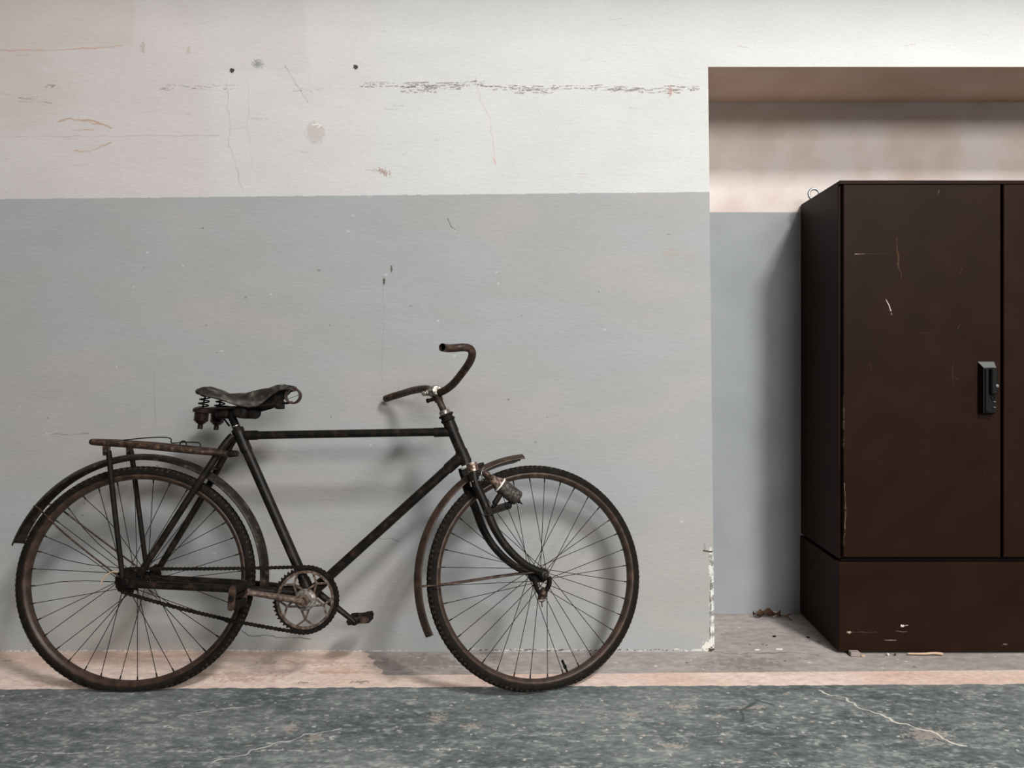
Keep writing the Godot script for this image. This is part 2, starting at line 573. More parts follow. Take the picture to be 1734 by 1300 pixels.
func floor_texture() -> ImageTexture:
	var w := 2048
	var h := 720
	var cv := Canvas.new(w, h, FLOOR)
	var big := Canvas.field(w, h, 0.006, 3, 51, 1.8)
	var mid := Canvas.field(w, h, 0.045, 5, 52, 1.9)
	var fine := Canvas.field(w, h, 0.11, 3, 53, 1.7)
	var dots := Canvas.field(w, h, 0.20, 2, 54)
	var px := cv.px
	for y in h:
		var z := -0.45 + (y + 0.5) / h * 1.3
		for x in w:
			var mx := -2.1 + (x + 0.5) / w * 4.0
			var i := y * w + x
			var b := big[i] / 255.0 - 0.5
			var c := mid[i] / 255.0 - 0.5
			var f := fine[i] / 255.0 - 0.5
			var d := dots[i] / 255.0 - 0.5
			var r: float
			var g: float
			var bl: float
			var paint := 0.313 - 0.0122 * (mx + 1.93) + c * 0.010
			var strip := 0.182 - 0.020 * (mx - 0.5) + c * 0.008
			if z > paint:
				# green-grey floor paint, rubbed and spattered
				var k := c * 0.40 + f * 0.42 + b * 0.42
				r = 0.425 + k * 0.42
				g = 0.446 + k * 0.41
				bl = 0.443 + k * 0.39
				var rub := clampf((c + f * 0.8 - 0.20) * 5.0, 0.0, 1.0)
				r = lerpf(r, 0.63, rub * 0.55)
				g = lerpf(g, 0.65, rub * 0.55)
				bl = lerpf(bl, 0.63, rub * 0.55)
				if d > 0.36:
					r = lerpf(r, 0.85, 0.6)
					g = lerpf(g, 0.85, 0.6)
					bl = lerpf(bl, 0.82, 0.6)
				elif d < -0.36:
					r *= 0.75
					g *= 0.76
					bl *= 0.76
			elif z > strip or mx < -0.59 + (z - 0.10) * 0.55 + c * 0.03:
				# bare cream-pink line
				var k := c * 0.14 + f * 0.10
				r = 0.885 + k
				g = 0.800 + k * 1.1
				bl = 0.755 + k * 1.1
				var tan := clampf((b + c * 0.6 - 0.02) * 5.0, 0.0, 1.0)
				r -= tan * 0.04
				g -= tan * 0.07
				bl -= tan * 0.085
				if d < -0.38:
					r *= 0.75
					g *= 0.70
					bl *= 0.66
			else:
				# bare grey screed
				var k := c * 0.12 + f * 0.08 + b * 0.10
				r = 0.645 + k
				g = 0.610 + k
				bl = 0.594 + k
				if d > 0.37:
					r += 0.18
					g += 0.18
					bl += 0.17
				elif d < -0.38:
					r -= 0.12
					g -= 0.12
					bl -= 0.12
			i *= 3
			px[i] = clampi(int(r * 255.0), 0, 255)
			px[i + 1] = clampi(int(g * 255.0), 0, 255)
			px[i + 2] = clampi(int(bl * 255.0), 0, 255)
	cv.px = px
	var r := RandomNumberGenerator.new()
	r.seed = 9
	# in this canvas "y" is minus z
	var pale := c8(200, 200, 194)
	for n in 620:
		var p := Vector2(r.randf_range(-2.05, 1.85), -r.randf_range(0.33, 0.84))
		cv.patch(p, Vector2(r.randf_range(0.002, 0.008), r.randf_range(0.002, 0.007)), pale if r.randf() < 0.90 else c8(196, 172, 158), r.randf_range(0.35, 0.9), 0.7, 110.0, 400 + n)
	for n in 150:
		var p := Vector2(r.randf_range(-2.05, 1.85), -r.randf_range(0.33, 0.84))
		cv.patch(p, Vector2(r.randf_range(0.02, 0.07), r.randf_range(0.004, 0.012)), c8(150, 156, 152) if r.randf() < 0.55 else c8(66, 72, 72), r.randf_range(0.25, 0.5), 1.0, 45.0, 900 + n)
	for s in [[0.39, 0.43, 0.035, 0.016], [0.33, 0.66, 0.03, 0.014], [1.03, 0.60, 0.05, 0.035], [-1.60, 0.62, 0.05, 0.03], [-1.70, 0.62, 0.04, 0.02], [-0.32, 0.50, 0.022, 0.030], [-0.64, 0.62, 0.02, 0.022], [-0.72, 0.56, 0.016, 0.028], [-0.22, 0.55, 0.025, 0.014], [0.24, 0.48, 0.022, 0.02], [0.60, 0.43, 0.040, 0.014]]:
		cv.patch(Vector2(s[0], -s[1]), Vector2(s[2], s[3]), c8(186, 168, 156), 0.55, 0.9, 60.0, int(s[0] * 100.0) + 700)
	cv.line([Vector2(0.84, -0.315), Vector2(0.90, -0.38), Vector2(0.915, -0.43), Vector2(0.97, -0.50), Vector2(1.02, -0.56), Vector2(1.06, -0.60), Vector2(1.10, -0.66)], 0.009, c8(206, 200, 190), 0.9, 0.02, 81)
	cv.line([Vector2(-0.86, -0.75), Vector2(-0.70, -0.63), Vector2(-0.58, -0.56)], 0.006, pale, 0.8, 0.02, 82)
	cv.line([Vector2(-1.07, -0.49), Vector2(-0.98, -0.45), Vector2(-0.90, -0.43)], 0.005, pale, 0.8, 0.008, 83)
	cv.line([Vector2(-1.06, -0.50), Vector2(-1.0, -0.52)], 0.004, pale, 0.7, 0.004, 84)
	cv.line([Vector2(-0.1, -0.60), Vector2(0.4, -0.61), Vector2(0.75, -0.60)], 0.005, pale, 0.5, 0.010, 85, 0.4)
	cv.line([Vector2(-1.6, -0.70), Vector2(-0.9, -0.69), Vector2(-0.2, -0.68)], 0.006, pale, 0.45, 0.012, 86, 0.45)
	cv.line([Vector2(-1.9, -0.77), Vector2(-0.9, -0.78), Vector2(0.6, -0.76), Vector2(1.6, -0.78)], 0.006, pale, 0.4, 0.012, 87, 0.5)
	cv.line([Vector2(0.62, -0.40), Vector2(0.56, -0.46), Vector2(0.55, -0.52)], 0.016, c8(74, 80, 80), 0.35, 0.006, 88)
	cv.line([Vector2(0.62, -0.38), Vector2(0.67, -0.42)], 0.012, c8(74, 80, 80), 0.35, 0.006, 89)
	# crack along the wall's line in front of the recess, tyre rubs and stains on the pale line
	cv.line([Vector2(0.58, 0.0), Vector2(0.66, -0.025), Vector2(0.72, -0.012), Vector2(0.84, -0.008), Vector2(0.94, -0.03)], 0.005, c8(70, 62, 56), 0.8, 0.012, 91)
	for s in [[-1.52, 0.27, 0.10, 0.018], [-1.38, 0.29, 0.06, 0.012], [-1.02, 0.20, 0.12, 0.020], [-0.98, 0.24, 0.07, 0.014], [-0.80, 0.10, 0.14, 0.016], [-0.70, 0.18, 0.09, 0.010]]:
		cv.patch(Vector2(s[0], -s[1]), Vector2(s[2], s[3]), c8(176, 138, 118), 0.40, 1.0, 34.0, int(s[0] * 50.0) + 900)
	for s in [[-0.60, 0.255, 0.024, 0.010], [-0.78, 0.26, 0.02, 0.008], [-1.85, 0.08, 0.016, 0.006], [0.0, 0.24, 0.03, 0.008]]:
		cv.patch(Vector2(s[0], -s[1]), Vector2(s[2], s[3]), c8(140, 126, 112), 0.7, 0.8, 60.0, int(s[0] * 50.0) + 990)
	cv.patch(Vector2(0.66, -0.10), Vector2(0.10, 0.045), c8(120, 108, 98), 0.4, 1.0, 30.0, 95)
	cv.patch(Vector2(-0.42, -0.09), Vector2(0.14, 0.05), c8(122, 110, 102), 0.4, 1.0, 30.0, 96)
	for n in 60:
		var p := Vector2(r.randf_range(-0.5, 1.8), -r.randf_range(-0.38, 0.17))
		cv.patch(p, Vector2(r.randf_range(0.003, 0.008), r.randf_range(0.003, 0.006)), c8(224, 216, 206) if r.randf() < 0.6 else c8(70, 60, 54), 0.85, 0.6, 120.0, 1200 + n)
	return cv.texture()


# the cabinet's front: x 1.0 .. 2.2, y 0 .. 1.7
const CAB := Rect2(1.0, 0.0, 1.2, 1.7)


func cabinet_texture() -> ImageTexture:
	var w := 720
	var h := 1020
	var cv := Canvas.new(w, h, CAB)
	var cloud := Canvas.field(w, h, 0.008, 3, 61)
	var fine := Canvas.field(w, h, 0.15, 2, 62)
	for i in w * h:
		var k := (cloud[i] / 255.0 - 0.5) * 8.0 + (fine[i] / 255.0 - 0.5) * 3.0
		cv.px[i * 3] = clampi(int(35.0 + k), 0, 255)
		cv.px[i * 3 + 1] = clampi(int(19.5 + k * 0.8), 0, 255)
		cv.px[i * 3 + 2] = clampi(int(12.0 + k * 0.6), 0, 255)
	var pale := c8(205, 192, 182)
	cv.line([Vector2(1.175, 1.236), Vector2(1.186, 1.216), Vector2(1.192, 1.196)], 0.0055, pale, 0.95, 0.001, 1)
	cv.line([Vector2(1.193, 1.190), Vector2(1.195, 1.182)], 0.003, pale, 0.7, 0.001, 2)
	cv.line([Vector2(1.067, 1.395), Vector2(1.10, 1.395)], 0.003, pale, 0.6, 0.001, 3)
	cv.line([Vector2(1.10, 1.395), Vector2(1.19, 1.397)], 0.002, pale, 0.25, 0.001, 4)
	cv.line([Vector2(1.36, 1.617), Vector2(1.357, 1.605)], 0.003, pale, 0.35, 0.001, 5)
	cv.line([Vector2(1.44, 1.345), Vector2(1.43, 1.32)], 0.003, pale, 0.15, 0.001, 6)
	cv.line([Vector2(1.435, 1.15), Vector2(1.425, 1.135)], 0.003, pale, 0.2, 0.001, 7)
	cv.line([Vector2(1.29, 1.12), Vector2(1.36, 1.125)], 0.002, pale, 0.15, 0.002, 8)
	cv.line([Vector2(1.21, 1.45), Vector2(1.22, 1.36), Vector2(1.23, 1.31)], 0.006, c8(80, 62, 40), 0.4, 0.006, 9)
	cv.line([Vector2(1.415, 1.03), Vector2(1.405, 0.99), Vector2(1.41, 0.93)], 0.003, pale, 0.13, 0.004, 10)
	cv.line([Vector2(1.028, 0.38), Vector2(1.034, 0.50), Vector2(1.03, 0.60)], 0.004, pale, 0.25, 0.004, 11, 0.35)
	cv.line([Vector2(1.028, 0.90), Vector2(1.028, 0.72)], 0.003, pale, 0.3, 0.001, 12, 0.4)
	# knocks near the foot
	cv.patch(Vector2(1.232, 0.099), Vector2(0.008, 0.004), c8(236, 228, 220), 0.95, 0.5, 200.0, 13)
	cv.line([Vector2(1.236, 0.099), Vector2(1.252, 0.100)], 0.003, pale, 0.8, 0.002, 14)
	cv.patch(Vector2(1.045, 0.077), Vector2(0.007, 0.004), pale, 0.9, 0.7, 260.0, 15)
	cv.line([Vector2(1.05, 0.077), Vector2(1.14, 0.076)], 0.003, pale, 0.22, 0.002, 16)
	cv.line([Vector2(1.17, 0.049), Vector2(1.21, 0.049)], 0.004, pale, 0.5, 0.002, 17)
	cv.line([Vector2(1.21, 0.08), Vector2(1.25, 0.077)], 0.003, pale, 0.3, 0.003, 18)
	cv.patch(Vector2(1.59, 0.035), Vector2(0.008, 0.003), pale, 0.5, 0.8, 260.0, 19)
	var r := RandomNumberGenerator.new()
	r.seed = 17
	for n in 26:
		var p := Vector2(r.randf_range(1.03, 2.1), r.randf_range(0.03, 1.6))
		cv.line([p, p + Vector2(r.randf_range(-0.03, 0.03), r.randf_range(-0.03, 0.03))], 0.0022, pale, r.randf_range(0.06, 0.16), 0.003, 40 + n)
	return cv.texture()


func make_materials() -> void:
	M.grain = grey_texture(256, 0.06, 4, 77)
	var m := StandardMaterial3D.new()
	m.resource_name = "painted_plaster"
	m.albedo_texture = wall_texture()
	m.roughness = 0.85
	m.metallic_specular = 0.35
	m.heightmap_enabled = true
	m.heightmap_texture = wall_relief()
	m.heightmap_scale = 0.13
	M.wall = m
	m = StandardMaterial3D.new()
	m.resource_name = "worn_floor"
	m.albedo_texture = floor_texture()
	m.roughness = 0.62
	m.metallic_specular = 0.4
	M.floor = m
	m = StandardMaterial3D.new()
	m.resource_name = "whitewash"
	m.albedo_texture = ramp_texture(512, 0.006, 5, 31, [0.0, 0.4, 0.6, 1.0], [c8(198, 180, 171), c8(210, 195, 188), c8(216, 205, 200), c8(222, 214, 210)])
	m.uv1_triplanar = true
	m.uv1_scale = Vector3.ONE * 0.7
	m.roughness = 0.9
	m.metallic_specular = 0.3
	m.heightmap_enabled = true
	m.heightmap_texture = M.grain
	m.heightmap_scale = 0.10
	M.white = m
	m = StandardMaterial3D.new()
	m.resource_name = "grey_dado_paint"
	m.albedo_texture = ramp_texture(512, 0.008, 5, 32, [0.0, 0.5, 1.0], [c8(140, 143, 146), c8(147, 150, 154), c8(153, 156, 160)])
	m.uv1_triplanar = true
	m.uv1_scale = Vector3.ONE * 0.7
	m.roughness = 0.8
	m.metallic_specular = 0.35
	m.heightmap_enabled = true
	m.heightmap_texture = M.grain
	m.heightmap_scale = 0.10
	M.grey = m
	M.soffit = worn("brownish_whitewash", [0.0, 0.5, 1.0], [c8(206, 172, 152), c8(216, 184, 166), c8(222, 196, 180)], 35, 0.6, 0.9, 0.0, 0.3)  # whitewash toned warmer and browner than the recess wall
	M.hall = worn("hall_plaster", [0.0, 1.0], [c8(112, 110, 106), c8(126, 123, 118)], 33, 0.3, 0.9, 0.0, 0.3)
	M.screed = worn("hall_floor", [0.0, 1.0], [c8(84, 92, 92), c8(120, 126, 124)], 34, 0.5, 0.7, 0.0, 0.3)
	m = StandardMaterial3D.new()
	m.resource_name = "brown_lacquer"
	m.albedo_texture = cabinet_texture()
	m.roughness = 0.5
	m.metallic_specular = 0.20
	M.cabinet = m
	m = StandardMaterial3D.new()
	m.resource_name = "brown_lacquer_plain"
	m.albedo_color = c8(34, 19, 11)
	m.roughness = 0.5
	m.metallic_specular = 0.20
	M.lacquer = m
	M.paint = worn("black_enamel", [0.0, 0.45, 0.6, 0.78, 1.0], [c8(13, 11, 9), c8(18, 15, 12), c8(25, 20, 16), c8(42, 31, 25), c8(66, 48, 38)], 41, 5.0, 0.45, 0.0, 0.32, 0.03)
	M.dark = worn("grimy_steel", [0.0, 0.5, 0.75, 1.0], [c8(14, 12, 10), c8(20, 16, 14), c8(32, 24, 20), c8(48, 35, 28)], 42, 8.0, 0.65, 0.0, 0.28, 0.05)
	M.rust = worn("rusted_steel", [0.0, 0.38, 0.56, 0.72, 1.0], [c8(34, 25, 20), c8(46, 33, 26), c8(62, 44, 35), c8(84, 63, 51), c8(136, 114, 99)], 43, 9.0, 0.5, 0.15, 0.42, 0.06)
	M.rim = worn("rusted_rim", [0.0, 0.4, 0.65, 1.0], [c8(42, 32, 26), c8(53, 40, 33), c8(68, 52, 42), c8(92, 71, 58)], 44, 6.0, 0.46, 0.1, 0.42, 0.03)
	M.chrome = worn("worn_nickel", [0.0, 0.35, 0.52, 1.0], [c8(56, 44, 37), c8(96, 85, 77), c8(140, 134, 128), c8(180, 176, 172)], 45, 14.0, 0.38, 0.5, 0.5, 0.03)
	M.guard = worn("scuffed_guard", [0.0, 0.45, 0.62, 0.8, 1.0], [c8(22, 18, 15), c8(29, 24, 20), c8(38, 31, 26), c8(58, 47, 39), c8(120, 108, 98)], 56, 7.0, 0.5, 0.0, 0.36, 0.03)
	M.bronze = worn("browned_plating", [0.0, 0.4, 0.55, 0.7, 1.0], [c8(44, 33, 27), c8(74, 57, 47), c8(112, 92, 80), c8(168, 148, 134), c8(206, 194, 184)], 55, 16.0, 0.38, 0.5, 0.5, 0.03)
	M.alloy = worn("tarnished_chainring", [0.0, 0.4, 0.6, 1.0], [c8(62, 48, 40), c8(86, 70, 61), c8(108, 92, 82), c8(150, 138, 128)], 46, 12.0, 0.5, 0.3, 0.45, 0.04)
	M.rubber = worn("old_rubber", [0.0, 0.5, 0.75, 1.0], [c8(17, 15, 12), c8(22, 19, 16), c8(30, 25, 21), c8(44, 37, 31)], 47, 7.0, 0.8, 0.0, 0.25, 0.03)
	M.tread = worn("dusty_tread", [0.0, 0.5, 1.0], [c8(28, 24, 21), c8(42, 37, 33), c8(84, 76, 68)], 48, 9.0, 0.85, 0.0, 0.25)
	M.leather = worn("cracked_leather", [0.0, 0.42, 0.58, 0.75, 1.0], [c8(20, 17, 15), c8(32, 28, 25), c8(52, 46, 42), c8(84, 76, 70), c8(140, 132, 124)], 49, 6.0, 0.55, 0.0, 0.36, 0.08)
	M.spoke = worn("spoke_wire", [0.0, 0.6, 1.0], [c8(24, 20, 17), c8(34, 27, 23), c8(56, 43, 35)], 50, 9.0, 0.55, 0.1, 0.35)
	M.cup = worn("plum_lacquered_cup", [0.0, 0.5, 1.0], [c8(38, 27, 26), c8(48, 35, 33), c8(66, 50, 46)], 52, 9.0, 0.25, 0.5, 0.5)
	M.canister = worn("pitted_casing", [0.0, 0.4, 0.6, 1.0], [c8(26, 22, 20), c8(44, 38, 34), c8(74, 66, 60), c8(128, 118, 108)], 53, 16.0, 0.5, 0.1, 0.4, 0.08)
	m = StandardMaterial3D.new()
	m.albedo_color = c8(232, 226, 218)
	m.roughness = 0.5
	M.cream = m
	m = StandardMaterial3D.new()
	m.albedo_color = c8(15, 14, 12)
	m.roughness = 0.5
	m.metallic_specular = 0.3
	M.black = m
	m = StandardMaterial3D.new()
	m.albedo_color = c8(176, 180, 180)
	m.metallic = 0.8
	m.roughness = 0.35
	M.zinc = m
	m = StandardMaterial3D.new()
	m.albedo_color = c8(190, 164, 140)
	m.roughness = 0.7
	M.raffia = m
	m = StandardMaterial3D.new()
	m.albedo_color = c8(84, 58, 44)
	m.roughness = 0.9
	M.leaf = m
	m = StandardMaterial3D.new()
	m.albedo_color = c8(222, 214, 204)
	m.roughness = 0.9
	M.flake = m
	m = StandardMaterial3D.new()
	m.albedo_color = c8(150, 138, 132)
	m.roughness = 0.9
	M.block = m
	m = StandardMaterial3D.new()
	m.albedo_color = c8(225, 225, 222)
	m.roughness = 0.6
	M.fitting = m
	m = StandardMaterial3D.new()
	m.albedo_color = c8(250, 250, 246)
	m.emission_enabled = true
	m.emission = c8(255, 250, 242)
	m.emission_energy_multiplier = 1.5
	M.glow = m


# ---------------------------------------------------------------- scene

func _ready() -> void:
	rng.seed = 4
	var cam := Camera3D.new()
	cam.name = "camera"
	cam.projection = Camera3D.PROJECTION_FRUSTUM
	cam.near = 0.05
	cam.far = 50.0
	cam.size = 0.05
	cam.frustum_offset = Vector2(-63.0, -38.0) / 1300.0 * 0.05
	cam.position = Vector3(0, 1.02, 2.70)
	add_child(cam)
	cam.current = true
	var we := WorldEnvironment.new()
	we.name = "surroundings"
	var e := Environment.new()
	e.background_mode = Environment.BG_COLOR
	e.background_color = Color(0.30, 0.31, 0.33)
	e.tonemap_mode = Environment.TONE_MAPPER_LINEAR
	e.tonemap_exposure = 0.97
	e.sdfgi_enabled = true
	e.ssao_enabled = true
	e.ssil_enabled = true
	we.environment = e
	add_child(we)
	make_materials()
	# a ceiling panel high on the right throws the bicycle's shadows down to the left; frosted windows in the wall behind the camera fill in
	ceiling_panel(Vector3(3.0, 5.62, 4.8), Vector2(1.0, 1.4), PANEL)
	frosted_window(Vector3(2.3, 4.20, 8.4), Vector2(1.9, 1.9), GLAZING, 1)
	frosted_window(Vector3(4.6, 4.20, 8.4), Vector2(1.9, 1.9), GLAZING, 2)

	build_room()
	build_cabinet()
	build_bicycle()
	build_litter()


const PANEL := 68.0
const GLAZING := 22.0


func area_light(parent: Node, size: Vector2, energy: float, at: Vector3, turn: Vector3) -> void:
	var l := AreaLight3D.new()
	l.name = "panel_light"
	l.area_size = size
	l.light_energy = energy
	l.light_color = Color(1.0, 0.995, 0.985)
	l.shadow_enabled = true
	l.set("area_range", 16.0)
	l.set("area_attenuation", 2.0)
	l.position = at
	l.rotation_degrees = turn
	parent.add_child(l)


func ceiling_panel(at: Vector3, size: Vector2, energy: float) -> void:
	var t := root_at("ceiling_light", at)
	tag(t, "rectangular luminous panel under the ceiling, high on the cabinet side", "light")
	var s := Shape.new()
	s.box(Vector3(0, 0.03, 0), Vector3(size.x * 0.5 + 0.03, 0.04, size.y * 0.5 + 0.03), 0.004)
	obj("housing", s, M.fitting, t)
	s = Shape.new()
	s.box(Vector3(0, -0.014, 0), Vector3(size.x * 0.5, 0.005, size.y * 0.5), 0.001)
	obj("diffuser", s, M.glow, t)
	area_light(t, size, energy, Vector3(0, -0.024, 0), Vector3(-90, 0, 0))


func frosted_window(at: Vector3, size: Vector2, energy: float, number: int) -> void:
	var t := root_at("window_%d" % number, at)
	t.set_meta("kind", "structure")
	t.set_meta("label", "frosted daylight window high in the wall behind the camera, number %s of two" % ["one", "two"][number - 1])
	var s := Shape.new()
	for sg in [-1.0, 1.0]:
		s.box(Vector3(sg * (size.x * 0.5 + 0.03), 0, 0), Vector3(0.03, size.y * 0.5 + 0.06, 0.04), 0.004)
		s.box(Vector3(0, sg * (size.y * 0.5 + 0.03), 0), Vector3(size.x * 0.5, 0.03, 0.04), 0.004)
	obj("window_frame", s, M.fitting, t)
	s = Shape.new()
	s.box(Vector3(0, 0, -0.010), Vector3(size.x * 0.5, size.y * 0.5, 0.006), 0.001)
	obj("window_pane", s, M.glow, t)
	area_light(t, size, energy, Vector3(0, 0, -0.045), Vector3.ZERO)


func build_room() -> void:
	var s := Shape.new()
	s.use_uv = true
	s.planar = WALL
	# the wall left of the recess and the lintel over it, as one L
	s.hexa([Vector3(-2.05, 0, 0), Vector3(EDGE_LOW, 0, 0), Vector3(EDGE_LOW, 0, -0.42), Vector3(-2.05, 0, -0.42), Vector3(-2.05, LINTEL, 0), Vector3(EDGE_TOP, LINTEL, 0), Vector3(EDGE_TOP, LINTEL, -0.42), Vector3(-2.05, LINTEL, -0.42)])
	s.hexa([Vector3(-2.05, LINTEL, 0), Vector3(1.75, LINTEL, 0), Vector3(1.75, LINTEL + 0.012, -0.42), Vector3(-2.05, LINTEL + 0.012, -0.42), Vector3(-2.05, 2.36, 0), Vector3(1.75, 2.36, 0), Vector3(1.75, 2.36, -0.42), Vector3(-2.05, 2.36, -0.42)])
	var wall := struct("wall_front", s, M.wall, "two-tone plaster wall, whitewash above a grey painted dado, behind the bicycle")
	# its continuation beyond the frame
	s = Shape.new()
	s.hexa([Vector3(-4.6, 0, 0), Vector3(-2.05, 0, 0), Vector3(-2.05, 0, -0.42), Vector3(-4.6, 0, -0.42), Vector3(-4.6, 1.59, 0), Vector3(-2.05, 1.59, 0), Vector3(-2.05, 1.59, -0.42), Vector3(-4.6, 1.59, -0.42)])
	obj("dado", s, M.grey, wall)
	s = Shape.new()
	s.hexa([Vector3(-4.6, 1.59, 0), Vector3(-2.05, 1.59, 0), Vector3(-2.05, 1.59, -0.42), Vector3(-4.6, 1.59, -0.42), Vector3(-4.6, 2.36, 0), Vector3(-2.05, 2.36, 0), Vector3(-2.05, 2.36, -0.42), Vector3(-4.6, 2.36, -0.42)])
	s.box(Vector3(0.95, 4.03, -0.21), Vector3(5.55, 1.67, 0.21), 0.0005)
	s.box(Vector3(4.125, 2.2157, -0.21), Vector3(2.375, 0.1443, 0.21), 0.0005)
	s.box(Vector3(4.55, 1.0357, -0.21), Vector3(1.95, 1.0357, 0.21), 0.0005)
	obj("plaster", s, M.white, wall)
	# the underside of the lintel
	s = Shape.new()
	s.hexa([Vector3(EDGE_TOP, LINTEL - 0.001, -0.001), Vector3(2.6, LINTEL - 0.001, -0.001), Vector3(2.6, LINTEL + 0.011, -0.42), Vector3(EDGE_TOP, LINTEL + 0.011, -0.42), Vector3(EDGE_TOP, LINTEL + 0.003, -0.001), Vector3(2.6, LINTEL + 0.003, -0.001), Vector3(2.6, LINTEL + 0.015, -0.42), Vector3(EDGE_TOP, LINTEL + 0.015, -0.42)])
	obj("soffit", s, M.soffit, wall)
	# the back of the recess
	var back := struct("wall_recess", box_shape(Vector3(0.5, 1.622, -0.52), Vector3(2.7, 2.10, -0.40), 0.0005), M.white, "shaded whitewashed back wall of the recess above the brown cabinet")
	s = Shape.new()
	s.box(Vector3(1.6, 0.811, -0.46), Vector3(1.1, 0.811, 0.06), 0.0005)
	obj("dado", s, M.grey, back)

	s = Shape.new()
	s.use_uv = true
	s.floor_uv = true
	s.planar = Rect2(-2.1, -0.45, 4.0, 1.3)
	s.box(Vector3(-0.1, -0.05, 0.2), Vector3(2.0, 0.05, 0.65), 0.0002)
	var fl := struct("floor", s, M.floor, "worn green-grey painted floor with a bare cream line along the wall")
	s = Shape.new()
	s.box(Vector3(-3.35, -0.05, 0.2), Vector3(1.25, 0.05, 0.65), 0.0002)
	s.box(Vector3(4.2, -0.05, 0.2), Vector3(2.3, 0.05, 0.65), 0.0002)
	s.box(Vector3(0.95, -0.05, 4.625), Vector3(5.55, 0.05, 3.775), 0.0002)
	obj("screed", s, M.screed, fl)
	# added long box, unseen above the frame, hung to dim the wall's top
	var shade_box := root_at("added_shade_box", Vector3(0.9, 3.055, 0.9))
	tag(shade_box, "added long square sheet-metal box, unseen above the bicycle, dimming the top of the wall", "shade_box")
	s = Shape.new()
	s.box(Vector3(0, 0.225, 0), Vector3(5.4, 0.225, 0.2), 0.01)
	obj("casing", s, M.zinc, shade_box)
	shade_box.rotation.z = -0.035
	for x in [-4.5, -1.5, 1.5, 4.5]:
		for z in [-0.21, 0.21]:
			rod("hanger", [Vector3(x, 0.0, z), Vector3(x, 2.62, z)], [0.006], M.zinc, shade_box, 8)
	struct("wall_left", box_shape(Vector3(-4.8, 0, -0.42), Vector3(-4.6, 5.7, 8.4), 0.001), M.hall, "plain plaster side wall at the left end of the hall")
	struct("wall_right", box_shape(Vector3(6.5, 0, -0.42), Vector3(6.7, 5.7, 8.4), 0.001), M.hall, "plain plaster side wall at the right end of the hall")
	struct("wall_rear", box_shape(Vector3(-4.8, 0, 8.4), Vector3(6.7, 5.7, 8.6), 0.001), M.hall, "plain plaster wall behind the camera")
	struct("ceiling", box_shape(Vector3(-4.8, 5.7, -0.6), Vector3(6.7, 5.9, 8.6), 0.001), M.hall, "plain ceiling of the hall")


# ---------------------------------------------------------------- cabinet

func cab_box(lo: Vector3, hi: Vector3, bevel: float) -> Shape:
	var s := Shape.new()
	s.use_uv = true
	s.planar = CAB
	s.box((lo + hi) * 0.5, (hi - lo) * 0.5, bevel)
	return s


